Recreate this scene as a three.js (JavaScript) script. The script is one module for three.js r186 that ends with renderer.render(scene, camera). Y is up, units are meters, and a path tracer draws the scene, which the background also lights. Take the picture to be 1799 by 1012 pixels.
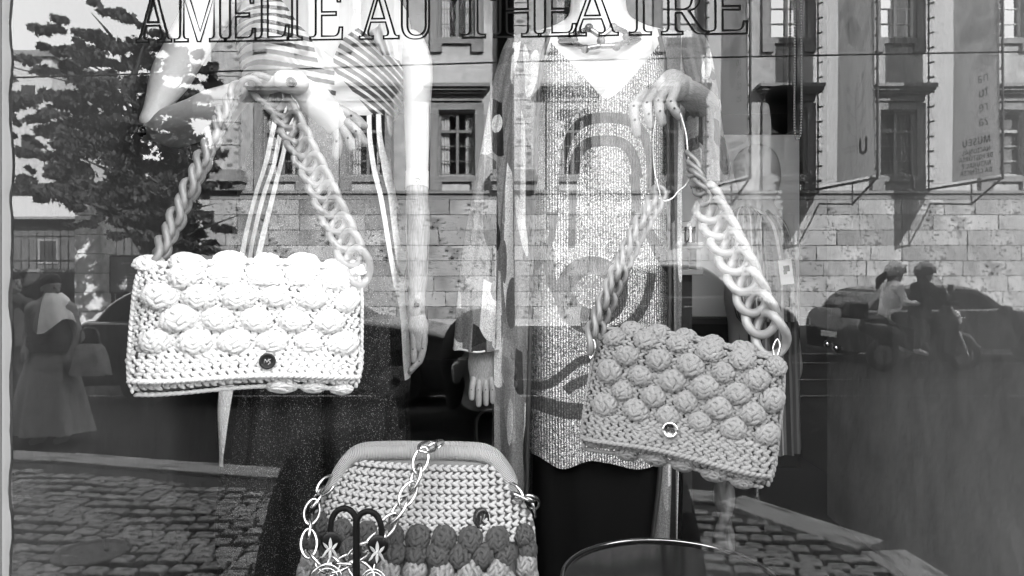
import * as THREE from 'three';
import { mergeGeometries } from 'three/addons/utils/BufferGeometryUtils.js';
import { RoundedBoxGeometry } from 'three/addons/geometries/RoundedBoxGeometry.js';
import { MarchingCubes } from 'three/addons/objects/MarchingCubes.js';
import { FontLoader } from 'three/addons/loaders/FontLoader.js';

// ---------------------------------------------------------------- camera, sky, sun, exposure
const scene = new THREE.Scene();
const EYE = 1.5, FPX = 1285, W = 1799, H = 1012, CX = 899.5, HOR = 485, GLASS = 0.7;
const camera = new THREE.PerspectiveCamera(2 * Math.atan(H / 2 / FPX) * 180 / Math.PI, W / H, 0.01, 300);
camera.position.set(0, EYE, 0);
camera.lookAt(0, EYE, -1);
camera.setViewOffset(W, H, 0, H / 2 - HOR, W, H);
const renderer = new THREE.WebGLRenderer();
renderer.toneMapping = THREE.LinearToneMapping;
renderer.toneMappingExposure = 13;
renderer.shadowMap.enabled = true;
const SUN = new THREE.Vector3(0.62, 0.72, -1).normalize();
const sun = new THREE.DirectionalLight(0xffffff, 5);
sun.position.copy(SUN).multiplyScalar(60);
sun.castShadow = true;
Object.assign(sun.shadow.camera, { left: -40, right: 40, top: 40, bottom: -40, near: 1, far: 140 });
sun.shadow.mapSize.set(4096, 4096);
scene.add(sun);

// ---------------------------------------------------------------- small helpers
function rng(s) { return () => { s |= 0; s = s + 0x6D2B79F5 | 0; let t = Math.imul(s ^ s >>> 15, 1 | s); t = t + Math.imul(t ^ t >>> 7, 61 | t) ^ t; return ((t ^ t >>> 14) >>> 0) / 4294967296; }; }
const rnd = rng(77);
const rr = (a, b) => a + (b - a) * rnd();
const lerp = (a, b, t) => a + (b - a) * t, clamp = (x, a = 0, b = 1) => Math.min(b, Math.max(a, x));
const sm = (a, b, x) => { const t = clamp((x - a) / (b - a)); return t * t * (3 - 2 * t); };
const V = (x, y, z) => new THREE.Vector3(x, y, z);
// a point seen through the window at depth d, and one seen reflected in the window at path length d
const P = (px, py, d) => V((px - CX) / FPX * d, EYE + (HOR - py) / FPX * d, -d);
const Q = (px, py, d) => V((px - CX) / FPX * d, EYE + (HOR - py) / FPX * d, d - 2 * GLASS);
// piecewise-linear / smooth table lookup: rows [key, a, b, ...]
function table(rows, k, smooth = true) {
  const wide = Math.max(...rows.map((r) => r.length)); if (rows.some((r) => r.length < wide)) rows = rows.map((r) => [...r, ...Array(wide - r.length).fill(0)]);
  let i = 0;
  while (i < rows.length - 2 && k > rows[i + 1][0]) i++;
  const a = rows[i], b = rows[i + 1], t = clamp((k - a[0]) / (b[0] - a[0]));
  if (!smooth) return a.slice(1).map((x, j) => lerp(x, b[j + 1], t));
  const p = rows[Math.max(0, i - 1)], n = rows[Math.min(rows.length - 1, i + 2)];
  return a.slice(1).map((x, j) => {
    const y = b[j + 1], h = b[0] - a[0];
    const m0 = a === p ? (y - x) / h : (y - p[j + 1]) / (b[0] - p[0]), m1 = b === n ? (y - x) / h : (n[j + 1] - x) / (n[0] - a[0]);
    const t2 = t * t, t3 = t2 * t;
    return x * (2 * t3 - 3 * t2 + 1) + m0 * h * (t3 - 2 * t2 + t) + y * (-2 * t3 + 3 * t2) + m1 * h * (t3 - t2);
  });
}
// value noise
const hashA = (x, y, z = 0) => { let h = Math.imul(x | 0, 374761393) + Math.imul(y | 0, 668265263) + Math.imul(z | 0, 2147483647) | 0; h = Math.imul(h ^ h >>> 13, 1274126177); return ((h ^ h >>> 16) >>> 0) / 4294967296; };
function vnoise(x, y, wrap = 0, seed = 0) {
  const xi = Math.floor(x), yi = Math.floor(y), fx = x - xi, fy = y - yi, u = fx * fx * (3 - 2 * fx), v = fy * fy * (3 - 2 * fy);
  const w = wrap ? (a) => ((a % wrap) + wrap) % wrap : (a) => a;
  return lerp(lerp(hashA(w(xi), w(yi), seed), hashA(w(xi + 1), w(yi), seed), u), lerp(hashA(w(xi), w(yi + 1), seed), hashA(w(xi + 1), w(yi + 1), seed), u), v);
}
const fbm = (x, y, o = 5, wrap = 0, seed = 0) => { let s = 0, a = .5, n = 0; for (let i = 0; i < o; i++) { s += a * vnoise(x, y, wrap, seed + i); n += a; a *= .5; x *= 2; y *= 2; wrap *= 2; } return s / n; };
function tex(size, fn, srgb = false, rep = 1) {
  const d = new Uint8Array(size * size * 4);
  for (let y = 0; y < size; y++) for (let x = 0; x < size; x++) {
    let v = clamp(fn(x / size, y / size)); if (srgb) v = Math.pow(v, 1 / 2.2);
    const i = (y * size + x) * 4; d[i] = d[i + 1] = d[i + 2] = Math.round(v * 255); d[i + 3] = 255;
  }
  const t = new THREE.DataTexture(d, size, size, THREE.RGBAFormat);
  t.wrapS = t.wrapT = THREE.RepeatWrapping; t.magFilter = THREE.LinearFilter; t.minFilter = THREE.LinearFilter;
  if (srgb) t.colorSpace = THREE.SRGBColorSpace;
  t.repeat.set(rep, rep); t.needsUpdate = true; return t;
}
function canvasTex(w, h, draw, after) {
  const c = document.createElement('canvas'); c.width = w; c.height = h; const g = c.getContext('2d'); draw(g);
  if (after) { const im = g.getImageData(0, 0, w, h); after(im.data, w, h); g.putImageData(im, 0, 0); }
  const t = new THREE.CanvasTexture(c); t.colorSpace = THREE.SRGBColorSpace; t.magFilter = THREE.LinearFilter; return t;
}
const clone = (t, rx, ry = rx) => { const c = t.clone(); c.repeat.set(rx, ry); c.needsUpdate = true; return c; };
const grey = (v) => new THREE.Color().setRGB(v, v, v);
const G = (v, rough = .6, o = {}) => new THREE.MeshPhysicalMaterial({ color: grey(v), roughness: rough, side: THREE.DoubleSide, specularIntensity: rough >= .7 ? .3 : 1, ...o });
const GP = (v, rough = .6, o = {}) => new THREE.MeshPhysicalMaterial({ color: grey(v), roughness: rough, side: THREE.DoubleSide, ...o });
const css = (v) => { const s = Math.round(255 * (v <= .0031308 ? v * 12.92 : 1.055 * Math.pow(v, 1 / 2.4) - .055)); return `rgb(${s},${s},${s})`; };

// naming and grouping
const used = {};
const numbered = (n) => { const k = used[n] = (used[n] ?? -1) + 1; return k ? `${n}_${String(k).padStart(3, '0')}` : n; };
const shade = (o) => { o.traverse((m) => { if (m.isMesh) m.castShadow = m.receiveShadow = true; }); return o; };
function tag(o, label, category, group, kind) { if (label) o.userData.label = label; if (category) o.userData.category = category; if (group) o.userData.group = group; if (kind) o.userData.kind = kind; return o; }
function thing(name, label, category, pos = V(0, 0, 0), group) { const o = new THREE.Group(); o.name = numbered(name); o.position.copy(pos); scene.add(o); return tag(o, label, category, group); }
function part(name, geo, m, parent, label) { const o = new THREE.Mesh(Array.isArray(geo) ? merge(geo) : geo, m); o.name = numbered(name); o.castShadow = o.receiveShadow = true; parent.add(o); if (label) o.userData.label = label; return o; }
function holder(name, parent) { const o = new THREE.Group(); o.name = numbered(name); parent.add(o); return o; }
function struct(name, geo, m, kind = 'structure') { const o = part(name, geo, m, scene); o.userData.kind = kind; return o; }
function stuff(name, geo, m, mats, parent) { const o = new THREE.InstancedMesh(geo, m, mats.length); mats.forEach((k, i) => o.setMatrixAt(i, k)); o.name = numbered(name); o.userData.kind = 'stuff'; o.castShadow = o.receiveShadow = true; parent.add(o); return o; }
function merge(gs) { return mergeGeometries(gs.map((g) => { let q = g.index ? g.toNonIndexed() : g.clone(); for (const k of Object.keys(q.attributes)) if (!['position', 'normal', 'uv'].includes(k)) q.deleteAttribute(k); if (!q.attributes.uv) q.setAttribute('uv', new THREE.Float32BufferAttribute(new Float32Array(q.attributes.position.count * 2), 2)); if (!q.attributes.normal) q.computeVertexNormals(); q.morphAttributes = {}; return q; })); }
const box = (w, h, d, x = 0, y = 0, z = 0) => { const g = new THREE.BoxGeometry(w, h, d); g.translate(x, y, z); return g; };
const rbox = (w, h, d, x = 0, y = 0, z = 0, r = .01, s = 2) => { const g = new RoundedBoxGeometry(w, h, d, s, r); g.translate(x, y, z); return g; };
const cyl = (r0, r1, h, x = 0, y = 0, z = 0, n = 24) => { const g = new THREE.CylinderGeometry(r1, r0, h, n); g.translate(x, y, z); return g; };
// parametric surface: fn(u, v) -> Vector3, optional uv(u, v, p)
function surf(fn, nu, nv, closed = false, uvf) {
  const pos = [], uv = [], idx = [], n = nu + 1;
  for (let j = 0; j <= nv; j++) for (let i = 0; i <= nu; i++) {
    const p = fn(closed && i === nu ? 0 : i / nu, j / nv); pos.push(p.x, p.y, p.z);
    const q = uvf ? uvf(i / nu, j / nv, p) : [i / nu, j / nv]; uv.push(q[0], q[1]);
  }
  for (let j = 0; j < nv; j++) for (let i = 0; i < nu; i++) { const a = j * n + i, b = a + 1, c = a + n, d = c + 1; idx.push(a, b, c, b, d, c); }
  const g = new THREE.BufferGeometry();
  g.setAttribute('position', new THREE.Float32BufferAttribute(pos, 3)); g.setAttribute('uv', new THREE.Float32BufferAttribute(uv, 2)); g.setIndex(idx); g.computeVertexNormals();
  if (closed) { const m = g.attributes.normal; for (let j = 0; j <= nv; j++) { const a = j * n, b = a + nu, v = V(m.getX(a) + m.getX(b), m.getY(a) + m.getY(b), m.getZ(a) + m.getZ(b)).normalize(); m.setXYZ(a, v.x, v.y, v.z); m.setXYZ(b, v.x, v.y, v.z); } }
  return g;
}
// limb along points [[Vector3, radius], ...], rounded ends, flat = depth / width
function limb(pts, { n = 20, m = 28, flat = 1, up = V(0, 0, 1), cap = true } = {}) {
  const c = new THREE.CatmullRomCurve3(pts.map((p) => p[0]), false, 'centripetal'), N = pts.length - 1;
  const rows = [], K = cap ? 4 : 0;
  for (let j = 0; j <= m; j++) {
    const t = j / m, p = c.getPoint(t), tg = c.getTangent(t), k = Math.min(N - 1, Math.floor(t * N)), f = t * N - k;
    rows.push([p, tg, lerp(pts[k][1], pts[k + 1][1], f * f * (3 - 2 * f))]);
  }
  if (K) {
    const [p0, t0, r0] = rows[0], [p1, t1, r1] = rows[m];
    const pre = [], post = [];
    for (let i = 0; i < K; i++) { const a = (i / K) * Math.PI / 2; pre.push([p0.clone().addScaledVector(t0, -r0 * Math.cos(a)), t0, Math.max(1e-5, r0 * Math.sin(a))]); post.unshift([p1.clone().addScaledVector(t1, r1 * Math.cos(a)), t1, Math.max(1e-5, r1 * Math.sin(a))]); }
    rows.unshift(...pre); rows.push(...post);
  }
  let side = null;
  const fr = rows.map(([p, t, r]) => { if (!side) side = V().crossVectors(up, t).normalize(); side = side.clone().addScaledVector(t, -side.dot(t)).normalize(); if (side.lengthSq() < .5) side = V(1, 0, 0); return [p, side, V().crossVectors(t, side), r]; });
  const M = rows.length - 1;
  return surf((u, v) => { const [p, s, b, r] = fr[Math.round(v * M)], a = u * Math.PI * 2; return p.clone().addScaledVector(s, Math.cos(a) * r).addScaledVector(b, Math.sin(a) * r * flat); }, n, M, true);
}
// a loft over image-height rows [y, leftX, rightX, halfDepth (m), dz (m)] at depth d
function bodyLoft(rows, d, { nu = 48, nv = 60, pow = 2.3, uv, bump, y0, y1, arc = [0, 1] } = {}) {
  y0 ??= rows[0][0]; y1 ??= rows[rows.length - 1][0];
  return surf((u, v) => {
    const y = lerp(y0, y1, v), [l, r, hz, dz = 0] = table(rows, y), a = (arc[0] + (arc[1] - arc[0]) * u) * Math.PI * 2;
    const c = Math.cos(a), s = Math.sin(a), e = 2 / pow, sx = Math.sign(c) * Math.abs(c) ** e, sz = Math.sign(s) * Math.abs(s) ** e;
    const p = P((l + r) / 2, y, d), hw = (r - l) / 2 / FPX * d;
    p.x += sx * hw; p.z += sz * hz + dz;
    if (bump) { const b = bump(a, y, sx, sz); p.x += c * b; p.z += s * b; }
    return p;
  }, nu, nv, arc[0] === 0 && arc[1] === 1, uv);
}
const X = (px, d) => (px - CX) / FPX * d, Y = (py, d) => EYE + (HOR - py) / FPX * d;
const sweep = (pts, r, seg = 48, rad = 8, closed = false) => new THREE.TubeGeometry(new THREE.CatmullRomCurve3(pts, closed, 'centripetal'), seg, r, rad, closed);
const turned = (g, m) => { const q = g.clone(); q.applyMatrix4(m); return q; };
const basis = (p, x, y, z, s = 1) => new THREE.Matrix4().makeBasis(x, y, z).scale(V(s, s, s)).setPosition(p);
// one continuous body from tapered bones [a, b, ra, rb, squash?]
function sdfBody(bones, cell = .016, k = .035) {
  const bb = new THREE.Box3(); for (const [a, b, ra, rb] of bones) { bb.expandByPoint(a.clone().addScalar(ra + .06)).expandByPoint(a.clone().addScalar(-ra - .06)).expandByPoint(b.clone().addScalar(rb + .06)).expandByPoint(b.clone().addScalar(-rb - .06)); }
  const size = bb.getSize(V()), half = Math.max(size.x, size.y, size.z) / 2, c = bb.getCenter(V()), N = Math.ceil(2 * half / cell);
  const mc = new MarchingCubes(N, new THREE.MeshStandardMaterial(), false, false, 400000); mc.isolation = 0;
  const far = 1, F = mc.field; F.fill(-far); const q = V(), ab = V();
  const min = new Float32Array(F.length).fill(1e3);
  for (const [a, b, ra, rb] of bones) {
    ab.subVectors(b, a); const L2 = Math.max(1e-9, ab.lengthSq()), R = Math.max(ra, rb) + .07;
    const lo = ['x', 'y', 'z'].map((t) => Math.max(0, Math.floor((Math.min(a[t], b[t]) - R - c[t]) / half * N / 2 + N / 2))), hi = ['x', 'y', 'z'].map((t) => Math.min(N - 1, Math.ceil((Math.max(a[t], b[t]) + R - c[t]) / half * N / 2 + N / 2)));
    for (let z = lo[2]; z <= hi[2]; z++) for (let y = lo[1]; y <= hi[1]; y++) for (let x = lo[0]; x <= hi[0]; x++) {
      q.set(c.x + (x - N / 2) / (N / 2) * half, c.y + (y - N / 2) / (N / 2) * half, c.z + (z - N / 2) / (N / 2) * half);
      const dx = q.x - a.x, dy = q.y - a.y, dz = q.z - a.z, t = clamp((dx * ab.x + dy * ab.y + dz * ab.z) / L2);
      const d = Math.hypot(dx - ab.x * t, dy - ab.y * t, dz - ab.z * t) - lerp(ra, rb, t), i = x + y * N + z * N * N, m = min[i];
      const h = Math.max(k - Math.abs(d - m), 0) / k; min[i] = Math.min(d, m) - h * h * k * .25;
    }
  }
  for (let i = 0; i < F.length; i++) F[i] = -Math.min(min[i], 1);
  mc.update();
  const n = mc.count, g = new THREE.BufferGeometry(), p = mc.positionArray.slice(0, n * 3), nn = mc.normalArray.slice(0, n * 3);
  for (let i = 0; i < n; i++) { p[i * 3] = p[i * 3] * half + c.x; p[i * 3 + 1] = p[i * 3 + 1] * half + c.y; p[i * 3 + 2] = p[i * 3 + 2] * half + c.z; }
  g.setAttribute('position', new THREE.BufferAttribute(p, 3)); g.setAttribute('normal', new THREE.BufferAttribute(nn, 3));
  g.setAttribute('uv', new THREE.BufferAttribute(new Float32Array(n * 2).map((_, i) => i % 2 ? p[(i >> 1) * 3 + 1] : p[(i >> 1) * 3]), 2));
  return g;
}

// ---------------------------------------------------------------- sky: high thin cloud, brighter towards the sun
{
  const w = 512, h = 256, d = new Float32Array(w * h * 4);
  for (let y = 0; y < h; y++) for (let x = 0; x < w; x++) {
    const el = ((y + .5) / h - .5) * Math.PI, az = ((x + .5) / w - .5) * Math.PI * 2;
    const dir = V(Math.cos(el) * Math.cos(az), Math.sin(el), Math.cos(el) * Math.sin(az));
    const e = Math.max(0, dir.y), k = 1 / (e + .18);
    const cl = sm(.42, .72, fbm(dir.x * k * 1.1 + 9, dir.z * k * 1.1 + 4, 6, 0, 11)) * .55 + .2 * fbm(dir.x * k * 4, dir.z * k * 4, 4, 0, 5);
    const glow = Math.pow(Math.max(0, dir.dot(SUN)), 6) * .5;
    let v = lerp(.85, .5, Math.pow(e, .5)) * (1 + glow); v = lerp(v, 1.15 * (1 + glow * .6), cl * sm(0, .25, e));
    if (dir.y < 0) v = .12;
    const i = (y * w + x) * 4; d[i] = d[i + 1] = d[i + 2] = v; d[i + 3] = 1;
  }
  const t = new THREE.DataTexture(d, w, h, THREE.RGBAFormat, THREE.FloatType);
  t.mapping = THREE.EquirectangularReflectionMapping; t.magFilter = THREE.LinearFilter; t.needsUpdate = true;
  scene.background = t; scene.environment = t;
}

// ---------------------------------------------------------------- textures
const T = {};
T.plaster = tex(512, (x, y) => .62 + .5 * (fbm(x * 4, y * 4, 6, 4, 1) - .5) + .28 * (fbm(x * 32, y * 32, 3, 32, 9) - .5), true);
T.fine = tex(256, (x, y) => fbm(x * 64, y * 64, 3, 64, 3));
T.lumpy = tex(512, (x, y) => fbm(x * 24, y * 24, 5, 24, 4));
T.stone = tex(512, (x, y) => { const a = fbm(x * 5, y * 5, 6, 5, 21), pit = sm(.62, .75, fbm(x * 40, y * 40, 3, 40, 23)); return .75 + .7 * (a - .5) - pit * .5 * sm(.38, .6, a) - .35 * sm(.56, .7, fbm(x * 3 + 7, y * 6, 4, 0, 29)); }, true);
T.asphalt = tex(512, (x, y) => .6 + .45 * (fbm(x * 5, y * 5, 4, 5, 31) - .5) + .6 * (fbm(x * 128, y * 128, 2, 128, 33) - .5), true);
T.twist = tex(128, (x, y) => { const s = Math.sin((x * 3 + y * 6) * Math.PI * 2) * .5 + .5; return .25 + .55 * s + .3 * (fbm(x * 32, y * 32, 2, 32, 41) - .5); });
T.ply = tex(128, (x, y) => .3 + .35 * (Math.sin((x * 2 + y * 9) * Math.PI * 2) * .5 + .5) + .5 * (fbm(x * 24, y * 24, 3, 24, 43) - .4));
T.wood = tex(512, (x, y) => { const w = fbm(x * 3, y * 2, 4, 0, 51) * 1.2; return .7 + .22 * Math.sin((x * 14 + w * 7) * 3) * .6 + .25 * (fbm(x * 60, y * 5, 3, 0, 53) - .5); }, true);
T.cloth = tex(256, (x, y) => .5 + .25 * Math.sin(x * 64 * Math.PI * 2) + .25 * Math.sin(y * 64 * Math.PI * 2));
T.smudge = tex(512, (x, y) => .5 + .5 * (fbm(x * 3, y * 3, 5, 3, 71) - .5));
// ================================================================ THE STREET (seen mirrored in the window)
const ROAD = -0.12, FD = 26, FZ = FD - 2 * GLASS, S = FD / FPX;            // facade plane
const M = {
  asphalt: G(.032, .9, { map: clone(T.asphalt, 1) }), kerb: G(.34, .85, { map: T.stone }), cobble: G(.34, .75, { map: clone(T.stone, .5), bumpMap: T.fine, bumpScale: .004 }),
  joint: G(.045, 1), pave: G(.42, .9, { map: T.stone }), facade: G(.44, .95, { map: clone(T.plaster, .22) }), trim: G(.25, .85, { map: clone(T.plaster, .5) }),
  pilaster: G(.36, .9, { map: T.stone }), dark: G(.02, .6), frameWhite: G(.5, .5), frameGrey: G(.1, .5), glassDark: GP(.012, .06), blind: G(.75, .8), curtain: G(.4, .9),
  steel: G(.5, .25, { metalness: 1 }), black: G(.012, .35), rubber: G(.02, .8), chrome: G(.75, .12, { metalness: 1 }),
};
// ground: road sheet, pavement with a curving kerb, cobbles
{
  const g = new THREE.PlaneGeometry(400, 400); g.rotateX(-Math.PI / 2); g.translate(0, ROAD - .004, 60);
  const uv = g.attributes.uv; for (let i = 0; i < uv.count; i++) uv.setXY(i, uv.getX(i) * 130, uv.getY(i) * 130);
  struct('road', g, M.asphalt);
}
const KERB = [[-9, 5.1], [-6.5, 4.92], [-4.24, 4.66], [-1.85, 4.06], [.2, 3.76], [1.23, 3.55], [1.72, 3.1], [1.9, 2.6], [1.98, 1.9], [2.0, -.55]].map(([x, z]) => V(x, 0, z));
const kerbCurve = new THREE.CatmullRomCurve3(KERB, false, 'centripetal');
{
  const n = 60, sh = new THREE.Shape(), pts = kerbCurve.getSpacedPoints(n);
  sh.moveTo(-9, .55); pts.forEach((p) => sh.lineTo(p.x, -p.z)); sh.lineTo(-9, .55);
  const g = new THREE.ShapeGeometry(sh, 8); g.rotateX(-Math.PI / 2); g.translate(0, -.03, 0);
  const pav = struct('pavement', g, M.joint);
  const kerb = thing('kerb'); kerb.userData.kind = 'structure';
  const len = kerbCurve.getLength(), m = Math.round(len / 1.05);
  for (let i = 0; i < m; i++) {
    const a = kerbCurve.getPointAt(i / m), b = kerbCurve.getPointAt((i + 1) / m), dx = b.clone().sub(a), L = dx.length(); dx.normalize();
    const side = V(-dx.z, 0, dx.x); const c = a.clone().add(b).multiplyScalar(.5).addScaledVector(side, .13);
    const k = part('kerb_stone', rbox(L - .012, .22, .26, 0, -.11 + rr(-.004, .004), 0, .012), M.kerb, kerb);
    k.position.copy(c); k.rotation.y = Math.atan2(-dx.z, dx.x);
  }
  // fan-laid cobbles: rows across the pavement
  const base = new RoundedBoxGeometry(1, 1, 1, 2, .16), mats = [], near = [];
  const inside = (x, z) => { for (let i = 0; i < pts.length - 1; i++) { const a = pts[i], b = pts[i + 1]; if (x >= Math.min(a.x, b.x) && x < Math.max(a.x, b.x) && Math.abs(b.x - a.x) > 1e-4) { const zz = lerp(a.z, b.z, (x - a.x) / (b.x - a.x)); return z < zz - .28; } } return x < 1.7 && z < 1; };
  for (let r = 0; r < 52; r++) {
    let x = -5.2 + rr(0, .1); const z0 = -.5 + r * .108;
    while (x < 1.8) {
      const w = rr(.11, .17), z = z0 + .16 * Math.cos(x * 1.6) + .05 * Math.sin(x * 4.1 + r) - .12 * x * .35;
      if (inside(x + w / 2, z)) {
        const q = new THREE.Quaternion().setFromEuler(new THREE.Euler(rr(-.03, .03), .16 * Math.sin(x * 1.6) + .08 + rr(-.08, .08), rr(-.03, .03)));
        const mt = new THREE.Matrix4().compose(V(x + w / 2, -.036 + rr(-.006, .006), z), q, V(w - .02, .08, .088 + rr(-.01, .01)));
        (z > 1.6 && z < 4.2 && near.length < 290 && (x < -1.55 && x > -3.2 || x > .9) ? near : mats).push(mt);
      }
      x += w;
    }
  }
  const bed = stuff('cobbles', base, M.cobble, mats, pav);
  for (const mt of mats) bed.setColorAt(bed.userData._i = (bed.userData._i ?? -1) + 1, grey(rr(.65, 1.35)));
  delete bed.userData._i;
  const variants = [.28, .34, .4].map((v) => G(v, .75, { map: clone(T.stone, .5), bumpMap: T.fine, bumpScale: .004 }));
  for (const mt of near) { const c = part('cobble', base, variants[Math.floor(rnd() * 3)], pav); c.applyMatrix4(mt); }
  const far = new THREE.BoxGeometry(60, .12, 2.2); far.translate(4, ROAD + .06, FZ - 1.1); struct('far_pavement', far, M.pave);
  [[11.4], [9.85], [15.2], [13.6]].forEach(([d]) => struct('tram_rail', box(60, .006, .055, 0, ROAD + .003, d - 1.4), M.steel));
}
{ const mh = thing('manhole_cover', 'dark round iron manhole cover set in the cobbled pavement', 'manhole cover', V(-2.27, -.002, 2.55));
  const disc = new THREE.LatheGeometry([[0.001, .012], [.15, .012], [.155, .016], [.19, .016], [.195, .01], [.195, -.03]].map((a) => new THREE.Vector2(...a)), 48);
  part('cover_plate', disc, G(.03, .6, { bumpMap: clone(T.cloth, .4), bumpScale: .004 }), mh); part('cover_knob', cyl(.014, .012, .012, .07, .016, .02, 12), M.dark, mh); }

// ---------------------------------------------------------------- museum building
const wx = (px) => (px - CX) * S, wy = (py) => EYE + (HOR - py) * S;
const museum = thing('museum_building', 'long pale two storey palace across the street with stone base', 'building', V(0, 0, FZ));
{
  const cols = [495, 645, 803, 1007, 1195, 1385, 1577, 1767, 1957, 2147], left = wx(372), right = wx(2260), top = wy(-260), bot = wy(345);
  const LOW = [196, 308], UP = [-48, 66];
  const sh = new THREE.Shape([[left, bot], [right, bot], [right, top], [left, top]].map((a) => new THREE.Vector2(...a)));
  const wins = [];
  for (const c of cols) for (const [r, [a, b]] of [LOW, UP].entries()) {
    const w = 64 * S, x = wx(c); wins.push({ x, y0: wy(b), y1: wy(a), w, r, c });
    sh.holes.push(new THREE.Path([[x - w / 2, wy(b)], [x + w / 2, wy(b)], [x + w / 2, wy(a)], [x - w / 2, wy(a)]].map((p) => new THREE.Vector2(...p))));
  }
  const g = new THREE.ExtrudeGeometry(sh, { depth: .35, bevelEnabled: false });
  part('facade_wall', g, M.facade, museum);
  part('rear_wall', box(right - left, top + .1, .2, (left + right) / 2, top / 2, 8), M.facade, museum);
  part('inner_wall', box(right - left, top, .1, (left + right) / 2, top / 2, 2.4), G(.05, .9), museum);
  part('roof', box(right - left + 1, .5, 9.4, (left + right) / 2, top + .25, 4), M.trim, museum);
  part('eaves_cornice', box(right - left + .6, .5, .6, (left + right) / 2, top - .4, -.3), M.trim, museum);
  part('string_course', [box(right - left, .2, .22, (left + right) / 2, bot - .02, -.06), box(right - left, .1, .32, (left + right) / 2, bot + .13, -.1)], M.trim, museum);
  // windows
  const SKYLIT = GP(.62, .04, { metalness: 1 });
  const paneG = new THREE.PlaneGeometry(1, 1);
  for (const q of wins) {
    const h = q.y1 - q.y0, win = holder('window', museum); win.position.set(q.x, q.y0, 0);
    const t = .3, dk = .07;
    // raised surround with ears at the bottom corners
    part('window_surround', [box(t, h + .1, .12, -q.w / 2 - t / 2, h / 2, -.04), box(t, h + .1, .12, q.w / 2 + t / 2, h / 2, -.04), box(q.w + 2 * t, t * .8, .12, 0, h + .05 + t * .4, -.04), box(q.w + 2 * t, t * .62, .14, 0, -.05 - t * .31, -.05), box(.42, .3, .15, -q.w / 2 - t + .21, -.05 - t * .62 - .15, -.05), box(.42, .3, .15, q.w / 2 + t - .21, -.05 - t * .62 - .15, -.05)], M.trim, win);
    const fm = q.c > 1150 ? (q.r ? M.frameWhite : G(.22, .6)) : M.frameGrey, fs = [box(dk, h, .08, -q.w / 2 + dk / 2, h / 2, .2), box(dk, h, .08, q.w / 2 - dk / 2, h / 2, .2), box(q.w, dk, .08, 0, dk / 2, .203), box(q.w, dk, .08, 0, h - dk / 2, .203), box(.1, h, .09, 0, h / 2, .197), box(q.w, .1, .1, 0, h * .7, .194)];
    for (const f of [.235, .47]) fs.push(box(q.w, .03, .05, 0, h * f, .2));
    part('window_frame', fs, fm, win);
    for (const sx of [-1, 1]) for (const [a, b] of [[.03, .22], [.25, .455], [.485, .67], [.73, .97]]) {
      const p = part('pane', paneG, q.r && q.c > 1150 ? SKYLIT : GLASSY(), win); p.scale.set(q.w / 2 - .12, h * (b - a), 1); p.position.set(sx * (q.w / 4 + .0), h * (a + b) / 2, .215); p.rotation.set(rr(-.012, .012), Math.PI + rr(-.012, .012), 0);
    }
    if (q.r && q.c > 1150) part('blind', box(q.w, h, .02, 0, h / 2, .3), M.blind, win);
    else if (q.c > 1150) part('shutter_panel', box(q.w, h, .02, 0, h / 2, .3), G(.24, .8, { map: clone(T.plaster, .6) }), win);
    else for (const sx of [-1, 1]) { const cu = part('curtain', surf((u, v) => V(sx * (q.w / 2 - .02 - u * .34), v * h, .33 + .03 * Math.sin(u * 22)), 20, 2), M.curtain, win); }
    if (!q.r) part('window_hood', [box(q.w + 1.05, .12, .62, 0, h + .82, -.27), box(q.w + .9, .1, .5, 0, h + .71, -.22), box(q.w + .7, .09, .36, 0, h + .615, -.16), box(q.w + .5, .22, .16, 0, h + .46, -.07)], M.trim, win);
  }
  // pilasters with block courses, and the stone base
  for (const [a, b] of [[376, 424], [873, 933]]) {
    const x0 = wx(a), x1 = wx(b), pil = holder('pilaster', museum); let y = bot + .9;
    while (y < top - .7) { const h = rr(.78, .9), k = part('stone', rbox(x1 - x0, h - .025, .34, (x0 + x1) / 2, y + h / 2, -.1, .015, 1), M.pilaster, pil); y += h; }
    part('pilaster_base', [box(x1 - x0 + .3, .22, .62, (x0 + x1) / 2, bot + .78, -.2), box(x1 - x0 + .44, .2, .74, (x0 + x1) / 2, bot + .57, -.22), box(x1 - x0 + .3, .3, .55, (x0 + x1) / 2, bot + .32, -.16)], M.trim, pil);
  }
  const base = holder('stone_base', museum); part('base_core', box(right - wx(348), bot + .1, .3, (right + wx(348)) / 2, bot / 2 - .05, .2), M.joint, base);
  const mats = [.25, .3, .35, .39, .32].map((v) => G(v, .95, { map: clone(T.stone, .9), bumpMap: clone(T.stone, .9), bumpScale: .03 }));
  const rows = 8, rh = (bot - .14 - ROAD) / rows; const x0 = wx(348), x1 = wx(1900); const shapes = [0, 1, 2, 3].map((q) => [1.1, 1.5, 1.9, 2.3].map((w) => { const g2 = rbox(w - .014, rh - .014, .3, 0, 0, 0, .014, 1), p2 = g2.attributes.position, u2 = g2.attributes.uv; for (let i = 0; i < u2.count; i++) { const cut = (vnoise(p2.getX(i) * 9 + q * 7, p2.getY(i) * 9 + w * 5) - .5) * .02; p2.setXY(i, p2.getX(i) - cut, p2.getY(i) + cut); u2.setXY(i, p2.getX(i) * .3 + q * .37 + w * .2, p2.getY(i) * .3 + q * .53); } return g2; }));
  for (let r = 0; r < rows; r++) { let x = x0 + (r % 2) * .0 - rr(0, .3); while (x < x1) { const k = Math.floor(rnd() * 4), w = [1.1, 1.5, 1.9, 2.3][k], st = part('stone', shapes[Math.floor(rnd() * 4)][k], mats[Math.floor(rnd() * mats.length * (r < 2 ? .6 : 1))], base); st.position.set(x + w / 2, ROAD + rh * (r + .5), -.12 + rr(-.015, .015)); x += w; } }
}
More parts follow.
